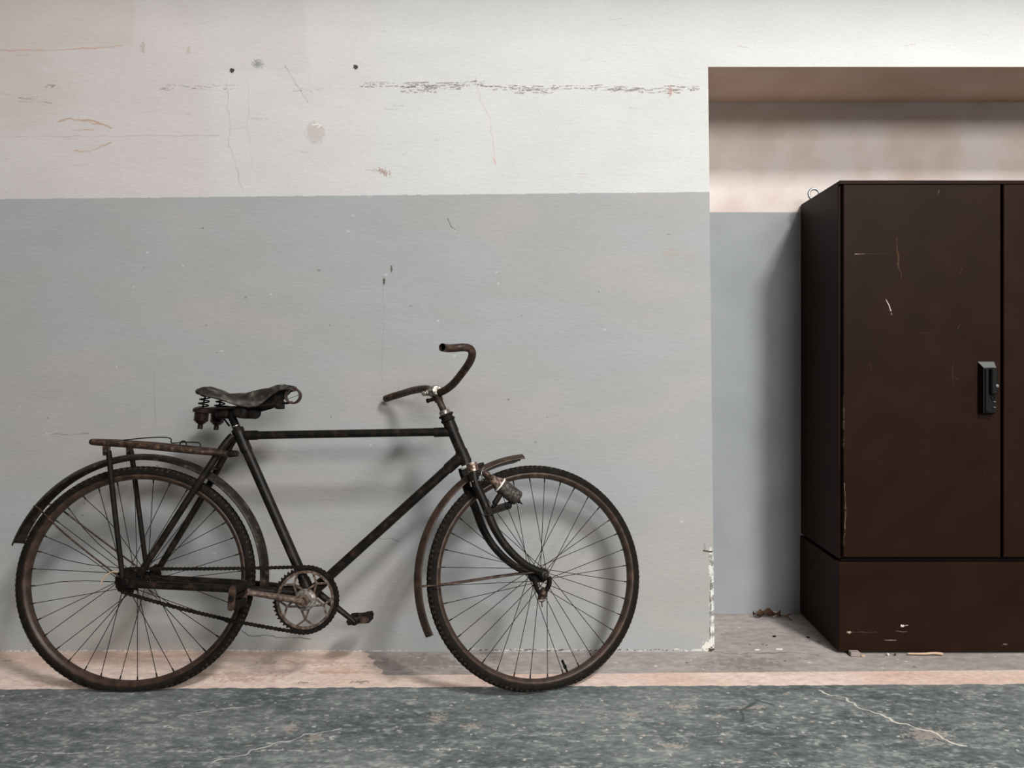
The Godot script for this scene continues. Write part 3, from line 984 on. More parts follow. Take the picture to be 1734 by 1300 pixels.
func build_cabinet() -> void:
	var base := Vector3(1.0143, 0.0, -0.19)
	var t := root_at("cabinet", base)
	tag(t, "tall dark brown steel control cabinet with scratched double doors in the wall recess", "cabinet")
	var kit := limb("case", t)
	kit.position = -base
	kit.name = "case"
	var s := cab_box(Vector3(1.0143, 0.3285, -0.395), Vector3(2.150, 1.653, 0.004), 0.002)
	kit.free()

	var put := func(called: String, sh: Shape, mat: Material, parent: Node) -> MeshInstance3D:
		var o := obj(called, sh, mat, parent)
		if parent == t:
			o.position = -base
		return o
	put.call("case", s, M.cabinet, t)
	# rim strip over the doors and down the sides
	s = cab_box(Vector3(1.0143, 1.6395, 0.003), Vector3(2.150, 1.653, 0.018), 0.0015)
	put.call("top_strip", s, M.cabinet, t)
	var doors := []
	for x in [[1.0266, 1.5750], [1.5854, 2.1360]]:
		s = cab_box(Vector3(x[0], 0.3376, 0.004), Vector3(x[1], 1.6375, 0.022), 0.0022)
		doors.append(put.call("door", s, M.cabinet, t))
	s = cab_box(Vector3(1.0105, 0.008, -0.393), Vector3(2.152, 0.3190, 0.022), 0.002)
	put.call("plinth", s, M.cabinet, t)
	s = cab_box(Vector3(1.03, 0.318, -0.38), Vector3(2.13, 0.330, -0.010), 0.001)
	put.call("plinth_gap", s, M.black, t)
	# swing handle: a sunk black housing with a lever and a lock
	var hx := 1.5225
	var hy := 0.928
	var d: Node3D = doors[0]
	s = Shape.new()
	s.hexa([Vector3(1.4945, 0.838, 0.021), Vector3(1.5510, 0.838, 0.021), Vector3(1.5510, 1.018, 0.021), Vector3(1.4945, 1.018, 0.021), Vector3(1.5010, 0.843, 0.046), Vector3(1.5450, 0.843, 0.046), Vector3(1.5450, 0.998, 0.046), Vector3(1.5010, 0.998, 0.046)])
	var hd: Node3D = obj("handle", s, M.black, d)
	s = Shape.new()
	s.box(Vector3(1.5325, 0.952, 0.052), Vector3(0.0115, 0.045, 0.009), 0.004)
	s.box(Vector3(1.5120, 0.920, 0.047), Vector3(0.006, 0.075, 0.004), 0.002)
	obj("handle_lever", s, M.black, d)
	s = Shape.new()
	s.hexa([Vector3(1.4945, 1.018, 0.0215), Vector3(1.5510, 1.018, 0.0215), Vector3(1.5450, 0.998, 0.0465), Vector3(1.5010, 0.998, 0.0465), Vector3(1.4945, 1.0195, 0.0225), Vector3(1.5510, 1.0195, 0.0225), Vector3(1.5450, 0.9995, 0.0475), Vector3(1.5010, 0.9995, 0.0475)])
	obj("handle_catchlight", s, M.zinc, d)  # grey sheet over the housing's sloped top, its catchlight put into the colour
	s = Shape.new()
	s.lathe(Vector3(1.5390, 0.936, 0.058), Vector3(0.3, 0.1, 1), [Vector2(0, 0.006), Vector2(0.005, 0.006), Vector2(0.007, 0.004)], 14)
	obj("lock", s, M.zinc, d)
	for y in [0.881, 0.862]:
		s = Shape.new()
		s.box(Vector3(1.5370, y, 0.048), Vector3(0.004, 0.0012, 0.004), 0.0005)
		obj("keyway_edge", s, M.zinc, d)
	s = Shape.new()
	s.lathe(Vector3(1.5350, 0.895, 0.046), Vector3(0, 0, 1), [Vector2(0, 0.008), Vector2(0.004, 0.008), Vector2(0.004, 0.005), Vector2(0.001, 0.004)], 16)
	obj("lock_barrel", s, M.black, d)
	# lifting eye at the rear corner of the roof
	s = Shape.new()
	var ring := []
	var n := []
	var b := []
	var sc := []
	for i in 28:
		var a := TAU * i / 28.0
		var r := Vector3(cos(a), sin(a), 0)
		ring.append(Vector3(1.0345, 1.674, -0.30) + r * 0.0205)
		n.append(r)
		b.append(Vector3(0, 0, -1))
		sc.append(1.0)
	s.sweep(ring, n, b, Shape.circle(10, 0.0052), sc, true, false)
	s.lathe(Vector3(1.0345, 1.652, -0.30), Vector3(0, 1, 0), [Vector2(0, 0.012), Vector2(0.004, 0.012), Vector2(0.006, 0.007), Vector2(0.008, 0.006)], 16)
	put.call("lifting_eye", s, M.zinc, t)


# ---------------------------------------------------------------- bicycle

const STEER_LOW := Vector3(1.036, 0.696, 0)
const STEER_TOP := Vector3(0.971, 0.844, 0)
var bike: Node3D
var bike_pose: Transform3D
var turned: Transform3D


func p3(u: float, v: float, w := 0.0) -> Vector3:
	return Vector3(u, v, w)


func arc(cu: float, cv: float, ru: float, rv: float, a0: float, a1: float, n: int) -> Array:
	# centres, outward normals and sideways vectors of an arc in the bicycle's plane
	var c := []
	var nn := []
	var b := []
	var s := []
	for i in n + 1:
		var a := deg_to_rad(lerpf(a0, a1, float(i) / n))
		c.append(Vector3(cu + ru * cos(a), cv + rv * sin(a), 0))
		nn.append(Vector3(cos(a) / ru, sin(a) / rv, 0).normalized())
		b.append(Vector3(0, 0, -1) if a1 > a0 else Vector3(0, 0, 1))
		s.append(1.0)
	return [c, nn, b, s]


func make_wheel(at: Vector3, stretch: float, pose: Transform3D, slack: bool, turn: float) -> Node3D:
	var wheel := limb("wheel", bike)
	wheel.transform = pose * Transform3D(Basis(Vector3(0, 1, 0), turn), at)
	var to_world := bike_pose * wheel.transform
	var back := to_world.affine_inverse()
	var squash := func(p: Vector3) -> Vector3:
		var q := to_world * p
		if q.y < 0.012:
			var k := (0.012 - q.y)
			p.z *= 1.0 + minf(k, 0.03) * 14.0
			q = to_world * p
			q.y = maxf(0.0015, 0.0015 + (q.y + 0.012) * 0.4375)
			if q.y > 0.012:
				q.y = 0.012
			return back * q
		return p
	var full := func(r: float) -> Array:
		var a := arc(0, 0, r * stretch, r, 0, 360, 96)
		for k in 4:
			a[k].pop_back()
		return a
	# rim
	var s := Shape.new()
	var a: Array = full.call(0.325)
	var sec := []
	for q in [[0.003, -0.016], [0.003, 0.016], [-0.003, 0.0175], [-0.006, 0.0178], [-0.0075, 0.0162], [-0.011, 0.0150], [-0.0155, 0.008], [-0.0165, 0.0], [-0.0155, -0.008], [-0.011, -0.0150], [-0.0075, -0.0162], [-0.006, -0.0178], [-0.003, -0.0175]]:
		sec.append(Vector2(q[0], q[1]))
	s.sweep(a[0], a[1], a[2], sec, a[3], true, false)
	obj("rim", s, M.rim, wheel)
	# tyre
	s = Shape.new()
	s.bend = squash
	a = full.call(0.332)
	s.sweep(a[0], a[1], a[2], Shape.circle(18, 0.0182), a[3], true, false)
	obj("tyre", s, M.rubber, wheel)
	# tread knobs
	s = Shape.new()
	s.bend = squash
	for i in 132:
		var an := TAU * i / 132.0
		var n := Vector3(cos(an) / stretch, sin(an), 0).normalized()
		var along := Vector3(-n.y, n.x, 0)
		var c := Vector3(cos(an) * 0.332 * stretch, sin(an) * 0.332, 0)
		for j in [-2, -1, 0, 1, 2]:
			var t := deg_to_rad(24.0 * j + (0.0 if i % 2 else 6.0) * signf(j))
			var out := n * cos(t) + Vector3(0, 0, 1) * sin(t)
			var side := along.cross(out)
			var half := Vector3(0.0040, 0.0009, 0.0030) if absi(j) == 2 else Vector3(0.0054, 0.0006, 0.0020)
			var k := c + out * 0.0181
			var o := []
			for q in [[-1, -1], [1, -1], [1, 1], [-1, 1]]:
				o.append(k + along * q[0] * half.x + side * q[1] * half.z)
			var top := []
			for q in o:
				top.append(q + out * half.y * 1.3 + (k - q) * 0.22)
			s.poly(top, out)
			for q in 4:
				s.poly([o[q], o[(q + 1) % 4], top[(q + 1) % 4], top[q]], (o[q] + o[(q + 1) % 4]) * 0.5 - k)
	var tr := obj("tread", s, M.tread, wheel)
	tr.set_meta("kind", "stuff")
	# hub
	s = Shape.new()
	s.lathe(Vector3(0, 0, -0.062), Vector3(0, 0, 1), [Vector2(0, 0.009), Vector2(0.006, 0.0105), Vector2(0.010, 0.006), Vector2(0.026, 0.008), Vector2(0.028, 0.023), Vector2(0.033, 0.023), Vector2(0.038, 0.015), Vector2(0.062, 0.0135), Vector2(0.086, 0.015), Vector2(0.091, 0.023), Vector2(0.096, 0.023), Vector2(0.098, 0.008), Vector2(0.112, 0.006), Vector2(0.114, 0.011), Vector2(0.124, 0.011)], 20)
	obj("hub", s, M.dark, wheel)
	# spokes, laced three-cross, each with its nipple
	for k in 36:
		var side := 1.0 if k % 2 else -1.0
		var cross := 1.0 if (k / 2) % 2 else -1.0
		var an := TAU * (k + 0.4) / 36.0
		var ha := an + cross * deg_to_rad(66.0)
		var rim_end := Vector3(cos(an) * 0.3095 * stretch, sin(an) * 0.3095, side * 0.003)
		var hub_end := Vector3(cos(ha) * 0.0205, sin(ha) * 0.0205, side * 0.031)
		var mid := rim_end.lerp(hub_end, 0.5)
		if slack and (k in [12, 13, 15, 16, 18]):
			mid += Vector3(-sin(an), cos(an), 0) * 0.012 * (-1.0 if k % 3 == 0 else 1.0)
		s = Shape.new()
		s.tube([rim_end, rim_end.lerp(hub_end, 0.042), rim_end.lerp(hub_end, 0.045), rim_end.lerp(mid, 0.55) + (mid - rim_end.lerp(hub_end, 0.5)) * 0.3, mid, mid.lerp(hub_end, 0.5), hub_end], [0.0024, 0.0021, 0.00115, 0.00115, 0.00115, 0.00115, 0.00115], 6)
		obj("spoke", s, M.spoke, wheel)
	return wheel


func mudguard(at: Vector3, ru: float, rv: float, a0: float, a1: float, half: float, pose: Transform3D, mat: Material) -> MeshInstance3D:
	var s := Shape.new()
	var a := arc(at.x, at.y, ru, rv, a0, a1, 64)
	var sec := []
	for j in range(-7, 8):
		var y := j / 7.0
		sec.append(Vector2(0.015 * (1.0 - y * y) + (0.002 if absi(j) < 2 else 0.0), y * half))
	for j in range(7, -8, -1):
		var y := j / 7.0
		sec.append(Vector2(0.015 * (1.0 - y * y) - 0.0022 + (0.002 if absi(j) < 2 else 0.0), y * (half - 0.0012)))
	s.sweep(a[0], a[1], a[2], sec, a[3], false, false)
	var o := obj("mudguard", s, mat, bike)
	o.transform = pose
	return o


func rod(called: String, path: Array, radii: Array, mat: Material, parent: Node, sides := 12, flat := 1.0) -> MeshInstance3D:
	var s := Shape.new()
	s.tube(path, radii, sides, true, flat)
	return obj(called, s, mat, parent)


func smooth_path(pts: Array, steps := 6) -> Array:
	var out := []
	for i in pts.size() - 1:
		var p0: Vector3 = pts[maxi(i - 1, 0)]
		var p1: Vector3 = pts[i]
		var p2: Vector3 = pts[i + 1]
		var p3_: Vector3 = pts[mini(i + 2, pts.size() - 1)]
		for k in steps:
			out.append(p1.cubic_interpolate(p2, p0, p3_, float(k) / steps))
	out.append(pts[-1])
	return out


func build_bicycle() -> void:
	var origin := Vector3(-1.301, 0.0, 0.32)
	bike = root_at("bicycle", origin)
	var yaw := Basis(Vector3(0, 1, 0), deg_to_rad(0.6))
	var lean := Basis(Vector3(1, 0, 0), deg_to_rad(-6.5))
	bike.basis = yaw * lean
	bike_pose = bike.transform
	tag(bike, "old rusty black roadster bicycle with sprung leather saddle leaning against the grey wall", "bicycle")
	var axis := (STEER_TOP - STEER_LOW).normalized()
	var steer := Basis(axis, deg_to_rad(22.0))
	turned = Transform3D(steer, STEER_LOW - steer * STEER_LOW)
	build_frame()
	var rear := make_wheel(p3(0.001, 0.339), 1.062, Transform3D(), true, deg_to_rad(0.8))
	var front := make_wheel(p3(1.2705, 0.344), 1.028, turned, false, 0.0)
	# valve
	var s := Shape.new()
	var va := deg_to_rad(-73.0)
	var vd := Vector3(cos(va), sin(va), 0)
	s.lathe(vd * 0.312, -vd + Vector3(-0.15, 0, 0), [Vector2(0, 0.003), Vector2(0.014, 0.003), Vector2(0.015, 0.005), Vector2(0.024, 0.0055), Vector2(0.025, 0.0035), Vector2(0.034, 0.0042), Vector2(0.042, 0.004)], 10)
	obj("valve", s, M.black, front)
	build_guards(rear)
	build_drive()
	build_saddle()
	build_rack()
	build_fork()
	build_bars()
	build_dynamo()


func build_frame() -> void:
	var bb := p3(0.548, 0.291)
	var seat_top := p3(0.306, 0.788)
	var f := limb("frame", bike)
	# bottom bracket shell, lugs and drop-outs
	var s := Shape.new()
	s.lathe(p3(0.548, 0.291, -0.036), Vector3(0, 0, 1), [Vector2(0, 0.019), Vector2(0.002, 0.0225), Vector2(0.070, 0.0225), Vector2(0.072, 0.019)], 22)
	obj("bracket_shell", s, M.paint, f)
	var hd := (STEER_TOP - STEER_LOW).normalized()
	var sd := (seat_top - bb).normalized()
	var dd := (p3(1.022, 0.722) - bb).normalized()
	for q in [[STEER_LOW + hd * 0.004, STEER_LOW + hd * 0.046, 0.0200], [STEER_TOP - hd * 0.052, STEER_TOP - hd * 0.012, 0.0200], [seat_top - sd * 0.056, seat_top + sd * 0.014, 0.0182], [p3(0.322, 0.787), p3(0.362, 0.788), 0.0155], [p3(0.930, 0.7965), p3(0.985, 0.798), 0.0155], [p3(1.022, 0.722) - dd * 0.064, p3(1.022, 0.722) + dd * 0.008, 0.0182], [bb + dd * 0.01, bb + dd * 0.055, 0.0182], [bb + sd * 0.01, bb + sd * 0.05, 0.0182]]:
		rod("lug", [q[0], q[1]], [q[2]], M.paint, f, 18)
	for sg in [-1.0, 1.0]:
		s = Shape.new()
		var o := []
		for q in [[-0.018, -0.004], [-0.012, -0.014], [0.006, -0.016], [0.036, -0.022], [0.052, -0.014], [0.050, 0.004], [0.044, 0.030], [0.030, 0.036], [0.010, 0.012], [-0.012, 0.010]]:
			o.append(p3(q[0], 0.339 + q[1], sg * 0.058))
		s.plate(o, p3(0.012, 0.336, sg * 0.058), Vector3(0, 0, 0.005))
		s.lathe(p3(0.001, 0.339, sg * 0.058), Vector3(0, 0, sg), [Vector2(0, 0.013), Vector2(0.010, 0.0125), Vector2(0.012, 0.010), Vector2(0.013, 0.006), Vector2(0.022, 0.005)], 6)
		obj("dropout", s, M.dark, f)
	rod("top_tube", [p3(0.315, 0.787), p3(0.64, 0.7925), p3(0.972, 0.798)], [0.0130], M.paint, f, 18)
	rod("seat_tube", [bb, bb.lerp(seat_top, 0.5), seat_top], [0.0158], M.paint, f, 18)
	rod("down_tube", [bb, bb.lerp(p3(1.022, 0.722), 0.5), p3(1.022, 0.722)], [0.0156], M.paint, f, 18)
	rod("head_tube", [STEER_LOW - hd * 0.002, STEER_TOP - hd * 0.006], [0.0178], M.paint, f, 20)
	for sg in [-1.0, 1.0]:
		rod("seat_stay", smooth_path([p3(0.289, 0.787, sg * 0.014), p3(0.262, 0.748, sg * 0.026), p3(0.18, 0.60, sg * 0.048), p3(0.040, 0.360, sg * 0.060)], 5), [0.0120, 0.0100], M.paint, f, 14)
		rod("chain_stay", smooth_path([p3(0.540, 0.297, sg * 0.020), p3(0.47, 0.303, sg * 0.032), p3(0.33, 0.314, sg * 0.050), p3(0.038, 0.330, sg * 0.058)], 6), [0.0122, 0.0108], M.paint, f, 14)
	# a bridge between the stays, the seat lug bolt
	s = Shape.new()
	s.tube([p3(0.225, 0.682, -0.036), p3(0.225, 0.682, 0.036)], [0.006], 10)
	obj("bridge", s, M.paint, f)
	s = Shape.new()
	s.lathe(seat_top + p3(-0.020, -0.012, -0.026), Vector3(0, 0, 1), [Vector2(0, 0.007), Vector2(0.052, 0.007)], 10)
	obj("seat_bolt", s, M.dark, f)
	# seat post
	var post := Shape.new()
	post.tube([seat_top - sd * 0.02, seat_top + sd * 0.075], [0.0122], 16)
	post.lathe(seat_top + sd * 0.012, sd, [Vector2(0, 0.0195), Vector2(0.010, 0.0195), Vector2(0.012, 0.0145)], 18)
	obj("seat_post", post, M.dark, bike)
	var band := Shape.new()
	band.lathe(seat_top + sd * 0.030, sd, [Vector2(0, 0.0138), Vector2(0.003, 0.0138)], 18)
	obj("post_ring", band, M.chrome, bike)


func build_guards(_rear: Node3D) -> void:
	var g := mudguard(p3(0.003, 0.338), 0.397, 0.374, 163.5, -6.0, 0.028, Transform3D(), M.guard)
	for sg in [-1.0, 1.0]:
		rod("mudguard_stay", smooth_path([p3(-0.318, 0.566, sg * 0.029), p3(-0.292, 0.560, sg * 0.044), p3(-0.20, 0.487, sg * 0.060), p3(-0.07, 0.392, sg * 0.066), p3(0.001, 0.342, sg * 0.066)], 5), [0.0026], M.rust, g, 8)
	var f := mudguard(p3(1.2700, 0.343), 0.381, 0.374, 205.5, 96.5, 0.026, turned, M.rim)
	for sg in [-1.0, 1.0]:
		rod("mudguard_stay", smooth_path([p3(0.892, 0.322, sg * 0.026), p3(0.98, 0.327, sg * 0.044), p3(1.15, 0.345, sg * 0.056), p3(1.245, 0.354, sg * 0.0625), p3(1.268, 0.364, sg * 0.064), p3(1.284, 0.352, sg * 0.064)], 5), [0.0026], M.rust, f, 8)
	# the bolt and tab that hold the front guard to the crown, a dark rolled edge under its tip
	var s := Shape.new()
	s.lathe(p3(1.075, 0.690, -0.002), Vector3(0.9, 0.4, 0), [Vector2(0, 0.007), Vector2(0.012, 0.007), Vector2(0.013, 0.005), Vector2(0.020, 0.005)], 10)
	obj("guard_bolt", s, M.dark, f)
	s = Shape.new()
	var a := arc(1.2700, 0.343, 0.381, 0.374, 126.0, 100.5, 16)
	s.sweep(a[0], a[1], a[2], [Vector2(0.004, -0.021), Vector2(0.004, 0.021), Vector2(-0.008, 0.021), Vector2(-0.008, -0.021)], a[3], false, true, true)
	obj("guard_liner", s, M.black, f)


func build_drive() -> void:
	var c := p3(0.547, 0.281, 0.045)
	var ring := limb("chainring", bike)
	ring.position = c
	# toothed outer ring
	var s := Shape.new()
	var teeth := 48
	var outer := []
	var inner := []
	for i in teeth:
		for q in [[0.0, 0.0955], [0.32, 0.0955], [0.52, 0.1015], [0.62, 0.1015]]:
			var a: float = TAU * (i + q[0]) / teeth
			outer.append(Vector3(cos(a), sin(a), 0) * q[1])
			inner.append(Vector3(cos(a), sin(a), 0) * 0.086)
	ring_plate(s, outer, inner, 0.0030)
	obj("tooth_ring", s, M.dark, ring)
	# pale ring and the star of struts inside it
	s = Shape.new()
	outer = []
	inner = []
	for i in 72:
		var a := TAU * i / 72.0
		outer.append(Vector3(cos(a), sin(a), 0) * 0.0885)
		inner.append(Vector3(cos(a), sin(a), 0) * 0.0805)
	ring_plate(s, outer, inner, 0.0046)
	var strut := func(p: Vector3, q: Vector3) -> void:
		var d := (q - p).normalized()
		var n := Vector3(-d.y, d.x, 0) * 0.0030
		s.hexa([p - n + Vector3(0, 0, -0.0018), p + n + Vector3(0, 0, -0.0018), q + n + Vector3(0, 0, -0.0018), q - n + Vector3(0, 0, -0.0018), p - n + Vector3(0, 0, 0.0020), p + n + Vector3(0, 0, 0.0020), q + n + Vector3(0, 0, 0.0020), q - n + Vector3(0, 0, 0.0020)])
	for i in 5:
		var a := deg_to_rad(-16.0 + 72.0 * i)
		var node := Vector3(cos(a), sin(a), 0) * 0.0590
		for sg in [-1.0, 1.0]:
			var ao: float = a + sg * deg_to_rad(19.0)
			var ai: float = a + sg * deg_to_rad(24.0)
			strut.call(node, Vector3(cos(ao), sin(ao), 0) * 0.0825)
			strut.call(node, Vector3(cos(ai), sin(ai), 0) * 0.0300)
		s.lathe(node + Vector3(0, 0, -0.002), Vector3(0, 0, 1), [Vector2(0, 0.0048), Vector2(0.0042, 0.0048)], 10)
	obj("spider", s, M.alloy, ring)
	s = Shape.new()
	s.lathe(Vector3(0, 0, -0.006), Vector3(0, 0, 1), [Vector2(0, 0.033), Vector2(0.009, 0.033), Vector2(0.012, 0.030), Vector2(0.014, 0.024), Vector2(0.022, 0.020)], 32)
	obj("boss", s, M.chrome, ring)
	# cranks
	var near := limb("crank", bike)
	crank_arm(near, p3(0.547, 0.282, 0.070), p3(0.381, 0.312, 0.088), M.alloy)
	var far := limb("crank", bike)
	crank_arm(far, p3(0.549, 0.291, -0.052), p3(0.672, 0.188, -0.078), M.paint)
	# pedals: the near one hangs on edge, the far one lies flat
	pedal(p3(0.379, 0.3135, 0.086), 0.116, 1.0, Basis(Vector3(0, 0, 1), deg_to_rad(88.0)))
	pedal(p3(0.676, 0.186, -0.084), 0.105, -1.0, Basis(Vector3(0, 0, 1), deg_to_rad(6.0)))
	# rear sprocket
	s = Shape.new()
	outer = []
	inner = []
	for i in 18:
		for q in [[0.0, 0.034], [0.35, 0.034], [0.52, 0.0395], [0.64, 0.0395]]:
			var a: float = TAU * (i + q[0]) / 18.0
			outer.append(Vector3(cos(a), sin(a), 0) * q[1])
			inner.append(Vector3(cos(a), sin(a), 0) * 0.010)
	ring_plate(s, outer, inner, 0.0032)
	s.lathe(Vector3(0, 0, -0.012), Vector3(0, 0, 1), [Vector2(0, 0.031), Vector2(0.010, 0.031), Vector2(0.010, 0.026), Vector2(0.020, 0.024), Vector2(0.021, 0.012)], 24)
	var sp := obj("sprocket", s, M.dark, bike)
	sp.position = p3(0.001, 0.339, 0.044)
	build_chain(c, p3(0.001, 0.339, 0.044))


func ring_plate(s: Shape, outer: Array, inner: Array, thick: float) -> void:
	var h := Vector3(0, 0, thick * 0.5)
	for j in outer.size():
		var k := (j + 1) % outer.size()
		s.poly([outer[j] + h, outer[k] + h, inner[k] + h, inner[j] + h], h)
		s.poly([outer[j] - h, outer[k] - h, inner[k] - h, inner[j] - h], -h)
		var mid: Vector3 = (outer[j] + outer[k]) * 0.5
		var e: Vector3 = outer[k] - outer[j]
		s.poly([outer[j] + h, outer[k] + h, outer[k] - h, outer[j] - h], Vector3(e.y, -e.x, 0))
		s.poly([inner[j] + h, inner[k] + h, inner[k] - h, inner[j] - h], -mid)


func crank_arm(parent: Node3D, a: Vector3, b: Vector3, mat: Material) -> void:
	var s := Shape.new()
	var sg := signf(a.z)
	s.tube([a, a.lerp(b, 0.12), a.lerp(b, 0.5), a.lerp(b, 0.9), b], [0.0140, 0.0128, 0.0115, 0.0098, 0.0100], 14, true, 0.85)
	s.lathe(b + Vector3(0, 0, -0.009 * sg), Vector3(0, 0, sg), [Vector2(0, 0.0095), Vector2(0.002, 0.0112), Vector2(0.016, 0.0112), Vector2(0.018, 0.0095)], 16)
	obj("arm", s, mat, parent)
	s = Shape.new()
	s.lathe(a + Vector3(0, 0, -0.024 * sg), Vector3(0, 0, sg), [Vector2(0, 0.017), Vector2(0.018, 0.0185), Vector2(0.030, 0.0185), Vector2(0.033, 0.016), Vector2(0.033, 0.0115), Vector2(0.029, 0.0105), Vector2(0.029, 0.0)], 22)
	obj("axle_end", s, M.alloy if sg > 0.0 else mat, parent)


func pedal(at: Vector3, length: float, sg: float, turn: Basis) -> void:
	var t := limb("pedal", bike)
	t.transform = Transform3D(turn, at)
	var s := Shape.new()
	s.lathe(Vector3(0, 0, 0), Vector3(0, 0, sg), [Vector2(0, 0.0085), Vector2(0.012, 0.0095), Vector2(0.014, 0.007), Vector2(length - 0.006, 0.007), Vector2(length, 0.009), Vector2(length + 0.004, 0.007)], 14)
	obj("spindle", s, M.dark, t)
	for e in [0.018, length - 0.008]:
		s = Shape.new()
		var o := []
		for i in 24:
			var a := TAU * i / 24.0
			o.append(Vector3(0.036 * signf(cos(a)) * pow(absf(cos(a)), 0.7), 0.0125 * sin(a) * (0.72 + 0.45 * absf(cos(a))), e * sg))
		s.plate(o, Vector3(0, 0, e * sg), Vector3(0, 0, 0.006))
		obj("end_plate", s, M.rim, t)
	for side in [-1.0, 1.0]:
		s = Shape.new()
		s.box(Vector3(side * 0.0245, 0.0, sg * (length * 0.5 + 0.005)), Vector3(0.0105, 0.0125, length * 0.5 - 0.016), 0.003)
		for k in 5:
			var z := sg * (0.030 + k * (length - 0.05) / 4.0)
			s.box(Vector3(side * 0.0245, 0.0, z), Vector3(0.0112, 0.0134, 0.004), 0.0015)
		obj("pedal_block", s, M.rubber, t)


func build_chain(a: Vector3, b: Vector3) -> void:
	# pins run over the ring, along the lower run with a sag, under the sprocket and back
	var ra := 0.0995
	var rb := 0.0372
	var path := []
	for i in 41:
		var an := deg_to_rad(lerpf(94.0, -101.0, i / 40.0))
		path.append(a + Vector3(cos(an), sin(an), 0) * ra)
	var low0: Vector3 = path[-1]
	var lb := deg_to_rad(-101.0)
	var low1 := b + Vector3(cos(lb), sin(lb), 0) * rb
	for i in range(1, 30):
		var t := i / 30.0
		path.append(low0.lerp(low1, t) + Vector3(0, -0.010 * 4.0 * t * (1.0 - t), 0))
	for i in 17:
		var an := deg_to_rad(lerpf(-101.0, -266.0, i / 16.0))
		path.append(b + Vector3(cos(an), sin(an), 0) * rb)
	var up0: Vector3 = path[-1]
	var up1: Vector3 = path[0]
	for i in range(1, 30):
		path.append(up0.lerp(up1, i / 30.0) + Vector3(0, -0.003 * 4.0 * (i / 30.0) * (1.0 - i / 30.0), 0))
	path.append(path[0])
	var total := 0.0
	for i in path.size() - 1:
		total += path[i].distance_to(path[i + 1])
	var count := int(round(total / 0.0127 / 2.0)) * 2
	var pins := []
	var seg := 0
	var run := 0.0
	for k in count:
		var want := total * k / count
		while run + path[seg].distance_to(path[seg + 1]) < want:
			run += path[seg].distance_to(path[seg + 1])
			seg += 1
		pins.append(path[seg].lerp(path[seg + 1], (want - run) / path[seg].distance_to(path[seg + 1])))
	var s := Shape.new()
	for k in count:
		var p: Vector3 = pins[k]
		var q: Vector3 = pins[(k + 1) % count]
		var d := (q - p).normalized()
		var n := Vector3(-d.y, d.x, 0)
		var half := 0.0034 if k % 2 else 0.0024
		var o := []
		for i in 5:
			var an := PI * i / 4.0
			o.append(q + (n * cos(an) + d * sin(an)) * 0.0056)
		o.append((p + q) * 0.5 - n * 0.0036)
		for i in 5:
			var an := PI * i / 4.0
			o.append(p + (-n * cos(an) - d * sin(an)) * 0.0056)
		o.append((p + q) * 0.5 + n * 0.0036)
		for sg in [-1.0, 1.0]:
			var oo := []
			for w in o:
				oo.append(w + Vector3(0, 0, half * sg))
			s.plate(oo, (p + q) * 0.5 + Vector3(0, 0, half * sg), Vector3(0, 0, 0.0011))
		s.lathe(p + Vector3(0, 0, -0.0042), Vector3(0, 0, 1), [Vector2(0, 0.0019), Vector2(0.0022, 0.0019), Vector2(0.0022, 0.0038), Vector2(0.0062, 0.0038), Vector2(0.0062, 0.0019), Vector2(0.0084, 0.0019)], 8)
	var ch := obj("chain", s, M.dark, bike)
	ch.set_meta("kind", "stuff")


